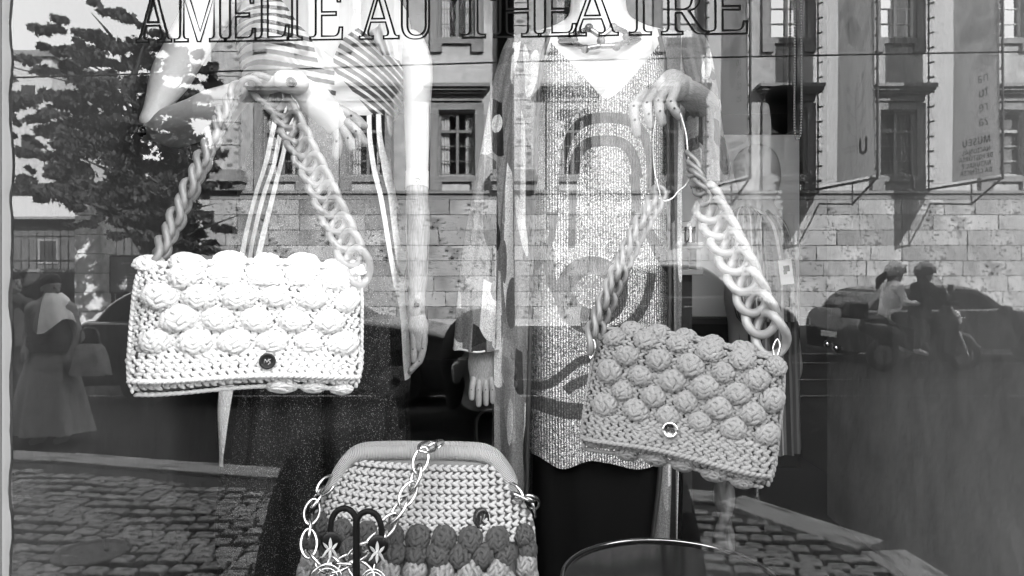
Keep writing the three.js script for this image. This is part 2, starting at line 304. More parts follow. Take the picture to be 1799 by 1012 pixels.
function GLASSY() { return GLASSY.m ??= new THREE.MeshPhysicalMaterial({ color: grey(.9), roughness: .02, transmission: 1, thickness: 0, ior: 1.7, side: THREE.DoubleSide }); }

// ---------------------------------------------------------------- banners on steel frames standing out of the facade
function banner(xw, label, words, plant, ybot) {
  const b = thing('museum_banner', label, 'banner', V(0, 0, 0), 'museum banners on the facade');
  const y0 = wy(ybot), y1 = wy(-200), out = 3.1, skew = .62, A = V(wx(xw), 0, FZ - .1), dir = V(skew, 0, -out), L = dir.length(), u = dir.clone().normalize();
  const at = (s, y) => A.clone().addScaledVector(u, s).setY(y);
  const W2 = 512, H2 = 2048;
  const t = canvasTex(W2, H2, (g) => {
    g.fillStyle = css(.3); g.fillRect(0, 0, W2, H2);
    g.strokeStyle = css(.13); g.fillStyle = css(.19); g.lineCap = 'round';
    const r2 = rng(xw);
    for (let i = 0; i < 7; i++) { g.beginPath(); g.ellipse(90 + r2() * 320, 150 + r2() * 900, 40 + r2() * 60, 100 + r2() * 150, r2() * 3, 0, 7); g.globalAlpha = .6; g.fill(); g.globalAlpha = 1; }
    if (plant) { g.lineWidth = 9; g.beginPath(); g.moveTo(260, 1900); g.bezierCurveTo(230, 1700, 300, 1450, 250, 1180); g.stroke(); for (let i = 0; i < 7; i++) { const y = 1750 - i * 85, s = i % 2 ? 1 : -1; g.beginPath(); g.moveTo(262, y); g.quadraticCurveTo(262 + s * 70, y - 20, 262 + s * 100, y - 90); g.stroke(); g.beginPath(); g.ellipse(262 + s * 105, y - 110, 24, 40, s * .4, 0, 7); g.fill(); } }
    g.fillStyle = css(.02); g.textAlign = 'center';
    for (const [s, x, y, px, bold] of words) { g.font = `${bold ? 'bold ' : ''}${px}px sans-serif`; g.fillText(s, x, y); }
  });
  t.wrapS = t.wrapT = THREE.ClampToEdgeWrapping;
  const m = GP(1, 1, { map: t, transmission: .5, thickness: 0 }), edge = GP(.8, 1, { transmission: .5, thickness: 0 }), s0 = 1.15, s1 = L - .08, sag = (v) => .05 * Math.sin(v * 3.1);
  part('banner_sheet', surf((uu, v) => at(lerp(s0, s1, uu), lerp(y0 + .12, y1, v)).add(V(sag(v + uu), 0, 0)), 6, 24, false, (uu, v) => [1 - uu, v * (y1 - y0) / 7.4]), m, b);
  part('white_margin', surf((uu, v) => at(lerp(.2, s0, uu), lerp(y0 + .12, y1, v)).add(V(sag(v + uu * .1), 0, 0)), 3, 24), edge, b);
  part('frame_bar', [sweep([at(0, y0), at(L, y0)], .045, 4), sweep([at(L, y0), at(L, y1)], .04, 4), sweep([at(.1, y0 + .02), at(.1, y1)], .03, 4), sweep([at(L * .98, y0 - .02), at(L * .62, y0 - .7)], .035, 4), sweep([at(L * .62, y0 - .75), at(L * .62, y0)], .025, 4), sweep([at(L * .62, y0 - .7), at(0, y0 - .5)], .03, 4)], M.black, b);
  const ties = []; for (let y = y0 + .3; y < y1; y += .52) { ties.push(sweep([at(s1 - .02, y), at(L, y + .05)], .035, 2), sweep([at(.06, y), at(.34, y - .03)], .035, 2)); }
  part('lacing', ties, M.black, b);
}
banner(1236, 'narrowest printed banner, lettered coleções, beside the patchwork sleeve', [['co', 170, 1040, 100], ['le', 170, 1150, 100], ['çõ', 170, 1260, 100], ['es', 170, 1370, 100], ['MUSEU', 250, 1760, 84, 1], ['NACIONAL', 250, 1830, 56, 1], ['DE HISTÓRIA', 250, 1890, 56, 1], ['NATURAL E', 250, 1950, 56, 1], ['DA CIÊNCIA', 250, 2008, 56, 1]], false, 334);
banner(1432, 'grey printed banner with a flowering stem and a large letter U', [['ci', 380, 640, 86], ['U', 170, 1840, 210, 1], ['UNIVERSIDADE', 350, 1760, 30], ['DE LISBOA', 350, 1800, 30]], true, 334);
banner(1625, 'grey printed banner lettered natureza nearest the photo edge', [['na', 180, 1190, 120], ['tu', 180, 1320, 120], ['re', 180, 1450, 120], ['za', 180, 1580, 120], ['MUSEU', 260, 1740, 92, 1], ['NACIONAL', 260, 1815, 60, 1], ['DE HISTÓRIA', 260, 1878, 60, 1], ['NATURAL E', 260, 1942, 60, 1], ['DA CIÊNCIA', 260, 2005, 60, 1]], false, 334);

// ---------------------------------------------------------------- left end: tree, garden wall, gate post, notice board, low house, distant block
{
  const r = rng(5), c = Q(215, 270, 19), base = V(Q(262, 400, 19).x, ROAD, c.z);
  const tree = thing('plane_tree', 'dark leafy tree standing left of the palace before the sky', 'tree', base);
  const limbs = [], tip = V(c.x - base.x, 0, 0);
  limbs.push(limb([[V(0, 0, 0), .24], [V(.05, 1.4, .05), .19], [V(-.1, 3, 0), .15], [V(-.3, 4.6, .1), .1], [V(-.4, 6.4, 0), .05], [V(-.2, 7.6, 0), .02]], { n: 12, m: 24 }));
  const ends = [];
  for (let i = 0; i < 22; i++) { const y = 2 + i * .25, a = i * 2.4, l = lerp(2.3, .9, i / 22) * (.8 + r() * .4), q = V(-.05 - y * .06, y, 0), e = q.clone().add(V(Math.cos(a) * l, .5 + r() * .9, Math.sin(a) * l * .8)); limbs.push(limb([[q, .06], [q.clone().lerp(e, .5).add(V(0, .12, 0)), .04], [e, .012]], { n: 6, m: 8 })); ends.push(e); }
  part('trunk', limbs, G(.06, .9, { map: T.stone }), tree);
  const leaf = new THREE.BufferGeometry();
  leaf.setAttribute('position', new THREE.Float32BufferAttribute([0, -.11, 0, .05, -.02, .012, 0, .02, 0, -.05, -.02, .012, .11, .03, -.01, .03, .07, .012, -.03, .07, .012, -.11, .03, -.01, 0, .12, 0], 3)); leaf.setIndex([0, 1, 2, 0, 2, 3, 2, 1, 4, 2, 4, 5, 2, 5, 8, 2, 8, 6, 2, 6, 7, 2, 7, 3]); leaf.computeVertexNormals();
  leaf.setAttribute('uv', new THREE.Float32BufferAttribute(new Float32Array(18), 2));
  const mats = [];
  // clumps: outline after the photo, [px, py, radius px]
  const cl = []; const outline = [[232, 35, 18], [250, 62, 28], [150, 80, 40], [120, 90, 28], [195, 95, 30], [245, 105, 42], [330, 95, 24], [345, 130, 30], [130, 135, 40], [180, 150, 46], [240, 165, 50], [300, 170, 48], [350, 190, 36], [90, 175, 20], [62, 180, 8], [140, 200, 48], [205, 215, 52], [270, 235, 56], [335, 245, 46], [100, 225, 34], [58, 222, 12], [34, 220, 6], [150, 265, 50], [215, 285, 56], [290, 300, 56], [350, 310, 40], [85, 270, 28], [66, 252, 10], [110, 300, 28], [44, 297, 7], [80, 330, 20], [150, 330, 46], [225, 350, 54], [300, 365, 54], [350, 390, 34], [190, 385, 34], [260, 410, 40], [110, 340, 34], [330, 430, 36]];
  for (const [px, py, pr] of outline) for (let k = 0; k < 4 + pr / 6; k++) { const p = Q(px + (r() - .5) * pr * 1.5, py + (r() - .5) * pr * 1.1, 19).sub(base); p.z = (r() - .5) * 3.4; cl.push([p, pr / FPX * 19 * (.22 + r() * .22)]); }
  for (const [p, rad] of cl) { const n = Math.floor(60 + rad * 240); for (let k = 0; k < n; k++) { const d = V(r() - .5, (r() - .5) * .42, r() - .5).multiplyScalar(2 * rad * (.6 + .6 * r())); const q = new THREE.Quaternion().setFromEuler(new THREE.Euler(-1.1 + (r() - .5) * 1.6, (r() - .5) * 3, (r() - .5) * 1.6)); const s = .42 + r() * .5; mats.push(new THREE.Matrix4().compose(p.clone().add(d), q, V(s, s, s))); } }
  stuff('crown', leaf, GP(.055, .6, { transmission: .25, thickness: 0 }), mats, tree);
}
{
  const d = 24, z = d - 1.4, wall = thing('garden_wall', 'dark rendered garden wall with iron railings behind the tree', 'wall', V(0, 0, z));
  part('wall_body', box(16, 1.75, .4, Q(100, 0, d).x - 3.2, .75, 0), G(.06, .95, { map: T.plaster }), wall); part('coping', box(16, .1, .5, Q(100, 0, d).x - 3.2, 1.68, 0), M.trim, wall);
  for (let i = 0; i < 60; i++) part('railing_bar', cyl(.02, .012, 1.3, Q(100, 0, d).x - 10.8 + i * .26, 2.35, 0, 6), M.dark, wall);
  part('railing_rail', [box(16, .05, .05, Q(100, 0, d).x - 3.2, 2.0, .03), box(16, .05, .05, Q(100, 0, d).x - 3.2, 2.8, .03)], M.dark, wall);
  const post = thing('gate_post', 'white block-built gate post between garden and notice board', 'gate post', V(Q(168, 0, 22).x, ROAD, 20.6));
  let y = 0; for (let i = 0; i < 7; i++) { part('stone', rbox(.8, .55, .8, 0, y + .28, 0, .02, 1), G(.78 + (i % 3) * .04, .9, { map: T.plaster }), post); y += .57; } part('capstone', rbox(.95, .16, .95, 0, y + .08, 0, .02, 1), M.kerb, post);
  const nb = thing('notice_board', 'pale notice board with small print beside the gate post', 'notice board', V(Q(228, 0, 22).x, 0, 20.5));
  const nt = canvasTex(256, 256, (g) => { g.fillStyle = css(.2); g.fillRect(0, 0, 256, 256); g.fillStyle = css(.4); for (let i = 0; i < 5; i++) g.fillRect(24, 120 + i * 22, 90 + (i * 37 % 90), 7); g.fillRect(24, 40, 150, 14); });
  const bd = new THREE.PlaneGeometry(1.0, 1.05); bd.rotateY(Math.PI); bd.translate(0, 1.55, -.034); part('printed_sheet', bd, G(1, .5, { map: nt }), nb); part('board', rbox(1.1, 1.15, .06, 0, 1.55, 0, .01), M.dark, nb); part('leg', box(.08, 1.2, .06, -.45, .5, .0), M.dark, nb); part('leg', box(.08, 1.2, .06, .45, .5, 0), M.dark, nb);
  const hs = thing('garden_house', 'low house with pale sloping roof behind the garden wall', 'house', V(Q(95, 0, 34).x, 0, 32.6));
  part('wall', box(4, 4.2, 3, 0, 2.1, 0), G(.12, .9, { map: T.plaster }), hs); const rf = box(4.8, .12, 2.6, 0, 0, 0); rf.rotateX(-.45); rf.translate(0, 4.6, -1); part('roof', rf, G(.3, .8), hs); const wi = part('window', box(.9, 1.1, .1, .7, 2.6, -1.5), M.trim, hs); part('pane', box(.7, .9, .02, .7, 2.6, -1.56), M.glassDark, wi);
  const bl = thing('distant_block', 'pale apartment block standing far off at the left edge', 'building', V(Q(20, 0, 60).x - 1.2, 0, 58.6));
  part('wall', box(9, 19.5, 10, 0, 9.75, 5), G(.6, .95, { map: clone(T.plaster, .1) }), bl); part('roof', box(9.6, .5, 10.6, 0, 19.7, 5), M.trim, bl); for (let i = 0; i < 3; i++) for (let j = 0; j < 4; j++) { const w = part('window', box(1.1, 1.7, .1, -2.6 + i * 2.6, 4 + j * 4.1, -.02), M.glassDark, bl); }
  const back = thing('street_terrace', 'long plain terrace closing the view behind the garden', 'building', V(-24, 0, 46)); part('wall', box(26, 6.6, 8, -6, 3.3, 0), G(.08, .95), back); part('roof', box(27, .3, 9, -6, 6.8, 0), M.dark, back);
}
// tram pole and overhead wires
{
  const poleMat = G(.006, .95), d = 7.4, pole = thing('tram_pole', 'tall dark steel tram pole rising before the palace front', 'pole', V(Q(888, 0, d).x, ROAD, d - 1.4));
  part('shaft', new THREE.LatheGeometry([[.13, 0], [.13, .5], [.1, .6], [.088, 2.5], [.085, 9]].map((a) => new THREE.Vector2(...a)), 24), poleMat, pole); part('pole_base', cyl(.17, .14, .35, 0, .175, 0), M.black, pole);
  const wire = (pts, r) => sweep(pts, r, 40, 6);
  tag(struct('overhead_wire', wire([Q(-300, 146, 10), Q(375, 126, 10), Q(900, 109, 10), Q(1400, 98, 10), Q(2200, 84, 10)], .012), M.black, undefined), 'thin tram wire sagging across the whole palace front', 'wire');
  tag(struct('overhead_wire', wire([Q(-200, 60, 14), Q(60, 128, 14), Q(75, 132, 14), Q(250, 180, 14), Q(330, 215, 14)], .012), M.black, undefined), 'slanting tram wire with hook near the left edge sky', 'wire');
}
// ---------------------------------------------------------------- cars
function car(name, label, x, z, o) {
  const c = thing(name, label, 'car', V(x, ROAD, z), 'cars along the street');
  const { L = 4.3, Hh = 1.45, paint = .02, wid = 1.75, flip = 1 } = o, k = L / 4.3, h = Hh / 1.45;
  const body = GP(paint, .3, { clearcoat: 1, clearcoatRoughness: .05 });
  const sx = (v) => v * k * flip, sy = (v) => v * h;
  // lower body silhouette, front towards +x
  const lo = new THREE.Shape(); lo.moveTo(sx(-2.1), .3); lo.lineTo(sx(-2.13), sy(.62)); lo.quadraticCurveTo(sx(-2.12), sy(.9), sx(-1.95), sy(.96)); lo.lineTo(sx(.85), sy(.98)); lo.quadraticCurveTo(sx(1.7), sy(.9), sx(2.0), sy(.74)); lo.quadraticCurveTo(sx(2.14), sy(.62), sx(2.13), sy(.4)); lo.lineTo(sx(2.08), .26);
  lo.lineTo(sx(1.72), .24); lo.absarc(sx(1.35), .32, .37, flip > 0 ? 0 : Math.PI, flip > 0 ? Math.PI : 0, flip < 0 ? true : false); lo.lineTo(sx(-.95), .24); lo.absarc(sx(-1.3), .32, .37, flip > 0 ? 0 : Math.PI, flip > 0 ? Math.PI : 0, flip < 0); lo.lineTo(sx(-2.1), .3);
  const g = new THREE.ExtrudeGeometry(lo, { depth: wid - .16, bevelEnabled: true, bevelSize: .06, bevelThickness: .08, bevelSegments: 4, curveSegments: 16 }); g.translate(0, 0, -wid / 2 + .08);
  part('body', g, body, c);
  const prof = (e) => [[-1.95, .95], [-1.7, 1.25], [-1.35, 1.41], [-.6, 1.46], [.1, 1.43], [.45, 1.32], [1.0, .97]].map(([a, b]) => [sx(a + e * Math.sign(-a) * .5), sy(b - (b > .98 ? e : 0))]);
  const up = new THREE.Shape(); const pr = prof(0); up.moveTo(...pr[0]); up.splineThru(pr.slice(1).map((a) => new THREE.Vector2(...a))); up.lineTo(...pr[0]);
  const gr = new THREE.ExtrudeGeometry(up, { depth: wid - .5, bevelEnabled: true, bevelSize: .05, bevelThickness: .12, bevelSegments: 4, curveSegments: 24 }); gr.translate(0, -.03, -wid / 2 + .25);
  part('cabin', gr, body, c);
  for (const s of [-1, 1]) {
    const mk = (pts) => { const q = new THREE.Shape(pts.map(([a, b]) => new THREE.Vector2(sx(a), sy(b)))); const e = new THREE.ExtrudeGeometry(q, { depth: .03, bevelEnabled: false }); e.translate(0, -.03, s * (wid / 2 - .125) - .015); return e; };
    part('side_window', mk([[-1.0, 1.02], [-.35, 1.02], [-.35, 1.38], [-.7, 1.38], [-1.0, 1.32]]), GP(.01, .05), c); part('side_window', mk([[-.28, 1.02], [.72, 1.02], [.4, 1.28], [.1, 1.37], [-.28, 1.38]]), GP(.01, .05), c); part('side_window', mk([[-1.65, 1.06], [-1.08, 1.02], [-1.08, 1.3], [-1.45, 1.25]]), GP(.01, .05), c);
    for (const wxx of [-1.3, 1.35]) { const w = part('wheel', (() => { const t = new THREE.CylinderGeometry(.32, .32, .2, 28); t.rotateX(Math.PI / 2); return t; })(), M.rubber, c); w.position.set(sx(wxx), .32, s * (wid / 2 - .1)); const rim = [cyl(.2, .2, .02, 0, 0, 0, 20)]; rim.forEach((t) => t.rotateX(Math.PI / 2)); for (let i = 0; i < 5; i++) { const b = box(.05, .36, .03); b.rotateZ(i * Math.PI / 5); rim.push(b); } part('rim', rim, M.steel, w).position.z = s * .1; }
    part('headlight', rbox(.26, .14, .3, sx(1.93), sy(.68), s * (wid / 2 - .24), .04), G(.7, .1), c); part('tail_light', rbox(.14, .12, .34, sx(-2.08), sy(.78), s * (wid / 2 - .26), .03), G(.08, .2), c);
    part('door_seam', [box(.012, sy(.62), .012, sx(-.32), sy(.66), s * (wid / 2 + .0005)), box(.012, sy(.62), .012, sx(.8), sy(.66), s * (wid / 2 + .0005))], M.black, c); part('door_handle', [rbox(.16, .03, .03, sx(-.15), sy(.86), s * (wid / 2 + .012), .008), rbox(.16, .03, .03, sx(-1.1), sy(.87), s * (wid / 2 + .012), .008)], M.chrome, c);
    part('mirror', rbox(.14, .13, .2, sx(.72), sy(1.03), s * (wid / 2 + .06), .04), body, c);
    part('roof_rail', sweep([V(sx(-1.3), sy(1.4), s * (wid / 2 - .3)), V(sx(-.4), sy(1.475), s * (wid / 2 - .3)), V(sx(.2), sy(1.42), s * (wid / 2 - .3))], .02, 16, 6), M.chrome, c);
  }
  const ws = surf((u, v) => V(sx(lerp(1.02, .5, v)), sy(lerp(.98, 1.3, v)) + .015, lerp(-wid / 2 + .28, wid / 2 - .28, u)), 8, 4); part('windscreen', ws, GP(.02, .03), c);
  const rw = surf((u, v) => V(sx(lerp(-2.0, -1.62, v)), sy(lerp(.98, 1.3, v)) + .01, lerp(-wid / 2 + .3, wid / 2 - .3, u)), 8, 4); part('rear_window', rw, GP(.02, .03), c);
  part('licence_plate', rbox(.02, .11, .5, sx(-2.2), sy(.52), 0, .004), G(.6, .5), c); part('grille', rbox(.04, .2, .9, sx(2.17), sy(.52), 0, .01), M.black, c);
  if (o.rot) c.rotation.y = o.rot;
  return c;
}
car('parked_car', 'black car beside the white bag, its bonnet between the wooden hands', Q(470, 0, 9).x, 9 - 1.4 + .9, { L: 5.0, Hh: 1.5, paint: .012 });
car('parked_car', 'dark car whose windows show behind the thick link chain', Q(1222, 0, 13).x, 13 - 1.4 + .9, { L: 3.7, Hh: 1.8, paint: .014 });
car('parked_car', 'grey estate car with number plate behind the scooter riders', Q(1690, 0, 13.5).x, 13.5 - 1.4 + .9, { L: 4.4, Hh: 1.42, paint: .05, rot: -.16 });

// ---------------------------------------------------------------- people in the street
const skin = G(.3, .6), dkCloth = (v) => G(v, .95, { bumpMap: T.lumpy, bumpScale: .01 });
function head(parent, c, r, hairV, face = V(0, 0, -1), hairLong = .1) {
  const m = new THREE.Matrix4().lookAt(V(0, 0, 0), face, V(0, 1, 0));
  const g = holder('head', parent); g.position.copy(c); g.applyQuaternion; g.quaternion.setFromRotationMatrix(m);
  part('face', (() => { const b = [[V(0, .02, 0), V(0, .04, -.01), r * .78, r * .78], [V(0, -.02, -.03), V(0, -.075, -.045), r * .6, r * .42], [V(0, .01, -.085), V(0, -.018, -.103), .012, .014], [V(-.022, -.055, -.088), V(.022, -.055, -.088), .009, .009], [V(-.085, .0, .005), V(-.085, -.03, .008), .014, .01], [V(.085, .0, .005), V(.085, -.03, .008), .014, .01], [V(0, -.07, .01), V(0, -.16, .02), .05, .055]]; return sdfBody(b, .006, .022); })(), skin, g);
  for (const s of [-1, 1]) part('eye', (() => { const e = new THREE.SphereGeometry(.009, 12, 8); e.translate(s * .031, .012, -.082); return e; })(), M.dark, g);
  part('hair', sdfBody([[V(0, .05, .02), V(0, .065, .0), r * .86, r * .84], [V(0, 0, .05), V(0, -hairLong, .07), r * .75, r * .5]], .007, .03), G(hairV, .7), g);
  return g;
}
function walker(label, x, z, h, o) {
  const p = thing('person', label, 'person', V(x, o.y ?? ROAD, z)), s = h / 1.7, v = (a, b, c) => V(a * s, b * s, c * s), f = o.face ?? 1;
  part('body', sdfBody([[v(0, .95, 0), v(0, 1.2, 0), .15, .14], [v(0, 1.2, 0), v(0, 1.38, 0), .15, .13], [v(-.15, 1.37, 0), v(.15, 1.37, 0), .075, .075], [v(0, 1.42, 0), v(0, 1.5, 0), .05, .048], [v(-.09, .9, 0), v(-.1, .48, .05), .1, .06], [v(-.1, .48, .05), v(-.1, .08, 0), .055, .04], [v(.09, .9, 0), v(.11, .48, -.06), .1, .06], [v(.11, .48, -.06), v(.12, .08, .04), .055, .04], [v(-.1, .05, 0), v(-.1 + .0, .04, -.14), .042, .032], [v(.12, .05, .04), v(.12, .04, -.1), .042, .032], [v(.2, 1.36, 0), v(.27, 1.08, .02), .055, .045], [v(.27, 1.08, .02), v(.24, .86, -.1), .042, .032], [v(-.2, 1.36, 0), v(-.25, 1.1, .04), .055, .045], [v(-.25, 1.1, .04), v(-.17, .92, -.14), .042, .032], [v(-.17, .92, -.14), v(-.15, .87, -.18), .034, .028], [v(.24, .86, -.1), v(.235, .78, -.11), .034, .026]], .018, .05), dkCloth(o.cloth ?? .1), p);
  // long skirt or coat with folds
  part('skirt', surf((u, t) => { const a = u * Math.PI * 2, y = lerp(1.0, o.hem ?? .22, t) * s, r = lerp(.155, o.flare ?? .3, Math.pow(t, .8)) * (1 + .1 * t * Math.sin(a * 7 + 1) + .05 * t * Math.sin(a * 13)); return V(Math.cos(a) * r * 1.1, y, Math.sin(a) * r * .85); }, 72, 18, true), dkCloth(o.skirt ?? .1), p);
  part('top', surf((u, t) => { const a = u * Math.PI * 2, y = lerp(1.43, .93, t) * s, r = lerp(.07, .185, Math.pow(t, .35)) * (1 + .03 * Math.sin(a * 9 + t * 6)); return V(Math.cos(a) * r * 1.25, y, Math.sin(a) * r * .9); }, 48, 14, true), dkCloth(o.top ?? .1), p);
  head(p, v(0, 1.58, -.01), .105 * s, o.hair ?? .02, o.look ?? V(0, 0, -1), o.hairLong);
  return p;
}
{ const a = walker('woman in long skirt and white shawl at the left, walking', Q(78, 0, 7).x, 5.7, 1.62, { cloth: .25, skirt: .28, top: .12, flare: .34, look: V(1, -.2, -.3), hem: .12 });
  part('shawl', surf((u, t) => { const aa = lerp(-1.9, 1.6, u), r = lerp(.07, .2, Math.pow(t, .5)) * (1 + .07 * Math.sin(aa * 8)); return V(Math.cos(aa) * r * 1.25, lerp(1.46, 1.14 + .07 * Math.sin(aa * 3), t), -Math.sin(aa) * r); }, 30, 8), G(.9, .9), a);
  const bag = thing('shopping_bag', 'pale two-tone tote held at the side of the long skirted woman', 'bag', V(a.position.x + .42, .55, 5.62));
  part('pouch', surf((u, t) => { const aa = u * Math.PI * 2, r = .5 + .5 * Math.sqrt(t); return V(Math.cos(aa) * .2 * r * (1 + .08 * Math.sin(aa * 5)), .3 * (1 - t), Math.sin(aa) * .1 * r); }, 30, 10, true), G(.42, .8, { map: T.plaster }), bag); part('handle', sweep([V(-.1, .29, 0), V(-.06, .44, 0), V(.06, .44, 0), V(.1, .29, 0)], .01), M.trim, bag);
  walker('second pedestrian in pale top at the far left edge', Q(20, 0, 7.6).x, 6.2, 1.64, { cloth: .1, skirt: .22, top: .3, look: V(1, 0, 0), hem: .2, flare: .26 });
}
// the person in front of the window, in a wide dark coat, only seen mirrored
{
  const p = thing('person', 'person in a wide dark coat standing before the window, mirrored low in its middle', 'person', V(-.08, 0, .52));
  const bones = [[V(0, .7, 0), V(0, .98, 0), .18, .16], [V(-.18, 1.06, 0), V(.18, 1.06, 0), .085, .085], [V(0, 1.1, 0), V(0, 1.2, -.02), .055, .05], [V(-.1, .7, 0), V(-.11, .4, -.1), .1, .065], [V(-.11, .4, -.1), V(-.11, .08, .02), .06, .042], [V(.1, .7, 0), V(.11, .4, -.1), .1, .065], [V(.11, .4, -.1), V(.11, .08, .02), .06, .042], [V(-.11, .05, .02), V(-.13, .04, -.14), .045, .035], [V(.11, .05, .02), V(.13, .04, -.14), .045, .035]];
  for (const s of [-1, 1]) bones.push([V(s * .21, 1.06, 0), V(s * .3, .82, 0), .062, .05], [V(s * .3, .82, 0), V(s * .2, .7, -.1), .048, .03]);
  part('body', sdfBody(bones, .018, .05), dkCloth(.008), p);
  part('coat', surf((u, t) => { const a = u * Math.PI * 2, y = lerp(1.13, .2, t), r = lerp(.09, .54, Math.pow(t, .13)) * (1 + .04 * t * Math.sin(a * 6)); return V(Math.cos(a) * r * 1.2, y, Math.sin(a) * r * .45 + .02); }, 60, 20, true), dkCloth(.008), p);
  head(p, V(0, 1.27, -.02), .095, .008, V(.7, .1, -.6), .12);
}
// scooter and riders
{
  const SK = 1.1, d = 12.4, x0 = Q(1610, 0, d).x, z0 = d - 1.4;
  const sc = thing('scooter', 'dark motor scooter with windscreen passing the grey estate car', 'scooter', V(x0, ROAD, z0)); sc.scale.setScalar(SK);
  for (const x of [-.52, .72]) { const w = part('wheel', (() => { const t = new THREE.TorusGeometry(.2, .06, 12, 30); t.translate(x, .26, 0); return t; })(), M.rubber, sc); part('rim', (() => { const t = new THREE.CylinderGeometry(.15, .15, .05, 20); t.rotateX(Math.PI / 2); t.translate(x, .26, 0); return t; })(), M.steel, w); }
  part('rear_body', limb([[V(-.8, .7, 0), .1], [V(-.5, .62, 0), .17], [V(-.1, .5, 0), .16], [V(.15, .3, 0), .1]], { flat: .9 }), GP(.015, .2, { clearcoat: 1 }), sc);
  part('leg_shield', limb([[V(.2, .25, 0), .1], [V(.42, .45, 0), .19], [V(.5, .75, 0), .2], [V(.45, .98, 0), .1]], { flat: .6 }), GP(.015, .2, { clearcoat: 1 }), sc);
  part('fork', [sweep([V(.48, .9, .0), V(.62, .55, .08), V(.72, .26, .09)], .03, 10), sweep([V(.48, .9, .0), V(.62, .55, -.08), V(.72, .26, -.09)], .03, 10)], M.steel, sc);
  part('front_mudguard', limb([[V(.5, .44, 0), .06], [V(.72, .52, 0), .09], [V(.94, .36, 0), .05]]), GP(.015, .2), sc);
  part('seat', limb([[V(-.75, .8, 0), .07], [V(-.3, .8, 0), .1], [V(.08, .72, 0), .08]], { flat: 1.5 }), M.black, sc);
  part('handlebar', sweep([V(.3, 1.08, .34), V(.44, 1.02, .1), V(.44, 1.02, -.1), V(.3, 1.08, -.34)], .02, 20), M.black, sc);
  part('headlight', (() => { const g = new THREE.SphereGeometry(.09, 16, 12); g.scale(.7, 1, 1); g.translate(.6, .86, 0); return g; })(), G(.8, .1), sc);
  const mir = part('mirror', rbox(.02, .1, .16, .32, 1.3, -.36, .01), M.chrome, sc); part('mirror_stem', sweep([V(.36, 1.06, -.28), V(.33, 1.25, -.34)], .008, 6), M.black, mir);
  part('windscreen', surf((u, v) => V(lerp(.56, .3, v) - .1 * Math.pow(2 * u - 1, 2), lerp(1, 1.48, v), lerp(-.22, .22, u)), 12, 6), GP(.6, .05, { transmission: .9, thickness: 0 }), sc);
  part('top_box', rbox(.3, .26, .34, -.95, .95, 0, .05), M.black, sc);
  const rider = (label, dx, cloth, hel, arms, hv) => {
    const p = thing('person', label, 'person', V(x0 + dx * SK, ROAD, z0)), b = [[V(-.02, .86, 0), V(.02, 1.15, 0), .16, .16], [V(.03, 1.3, -.17), V(.03, 1.3, .17), .08, .08], [V(.02, 1.15, 0), V(.04, 1.32, 0), .15, .1], [V(.05, 1.36, 0), V(.07, 1.44, 0), .05, .05]];
    p.scale.setScalar(SK);
    for (const s of [-1, 1]) b.push([V(0, .86, s * .1), V(.36, .74, s * .2), .1, .07], [V(.36, .74, s * .2), V(.3, .36, s * .2), .065, .045], [V(.3, .34, s * .2), V(.44, .3, s * .2), .04, .035], [V(.03, 1.3, s * .2), V(arms ? .14 : .1, 1.07, s * .26), .055, .045], [V(arms ? .14 : .1, 1.07, s * .26), V(arms ? .4 : .28, 1.06, s * (arms ? .3 : .18)), .042, .032], [V(arms ? .4 : .28, 1.06, s * (arms ? .3 : .18)), V(arms ? .47 : .34, 1.05, s * (arms ? .3 : .16)), .034, .028]);
    part('body', sdfBody(b, .018, .05), dkCloth(cloth), p);
    const tb = []; for (const q of [-1, 1]) tb.push([V(0, .86, q * .1), V(.36, .74, q * .2), .107, .077], [V(.36, .74, q * .2), V(.3, .38, q * .2), .072, .053]); part('trousers', sdfBody(tb, .018, .05), dkCloth(.02), p); head(p, V(.08, 1.5, 0), .1, .01, V(1, -.05, -.1), .1);
    const hm = part('helmet', (() => { const g = new THREE.SphereGeometry(.15, 28, 18, 0, Math.PI * 2, 0, Math.PI * .62); g.scale(1.08, 1, .95); g.rotateZ(.18); g.translate(.07, 1.55, 0); return g; })(), GP(hel, .25, { clearcoat: 1 }), p);
    part('visor', (() => { const g = new THREE.SphereGeometry(.153, 24, 10, -.9 + Math.PI, 1.8, 1.1, .7); g.translate(.08, 1.55, 0); return g; })(), GP(hv, .05), hm); return p;
  };
  rider('scooter driver in black jacket and black helmet', .06, .012, .01, true, .1);
  const ps = rider('scooter passenger in white top and grey helmet behind the driver', -.4, .6, .3, false, .02);
  part('ponytail', limb([[V(-.06, 1.5, 0), .05], [V(-.16, 1.42, 0), .06], [V(-.2, 1.3, 0), .03]]), G(.015, .8), ps);
}
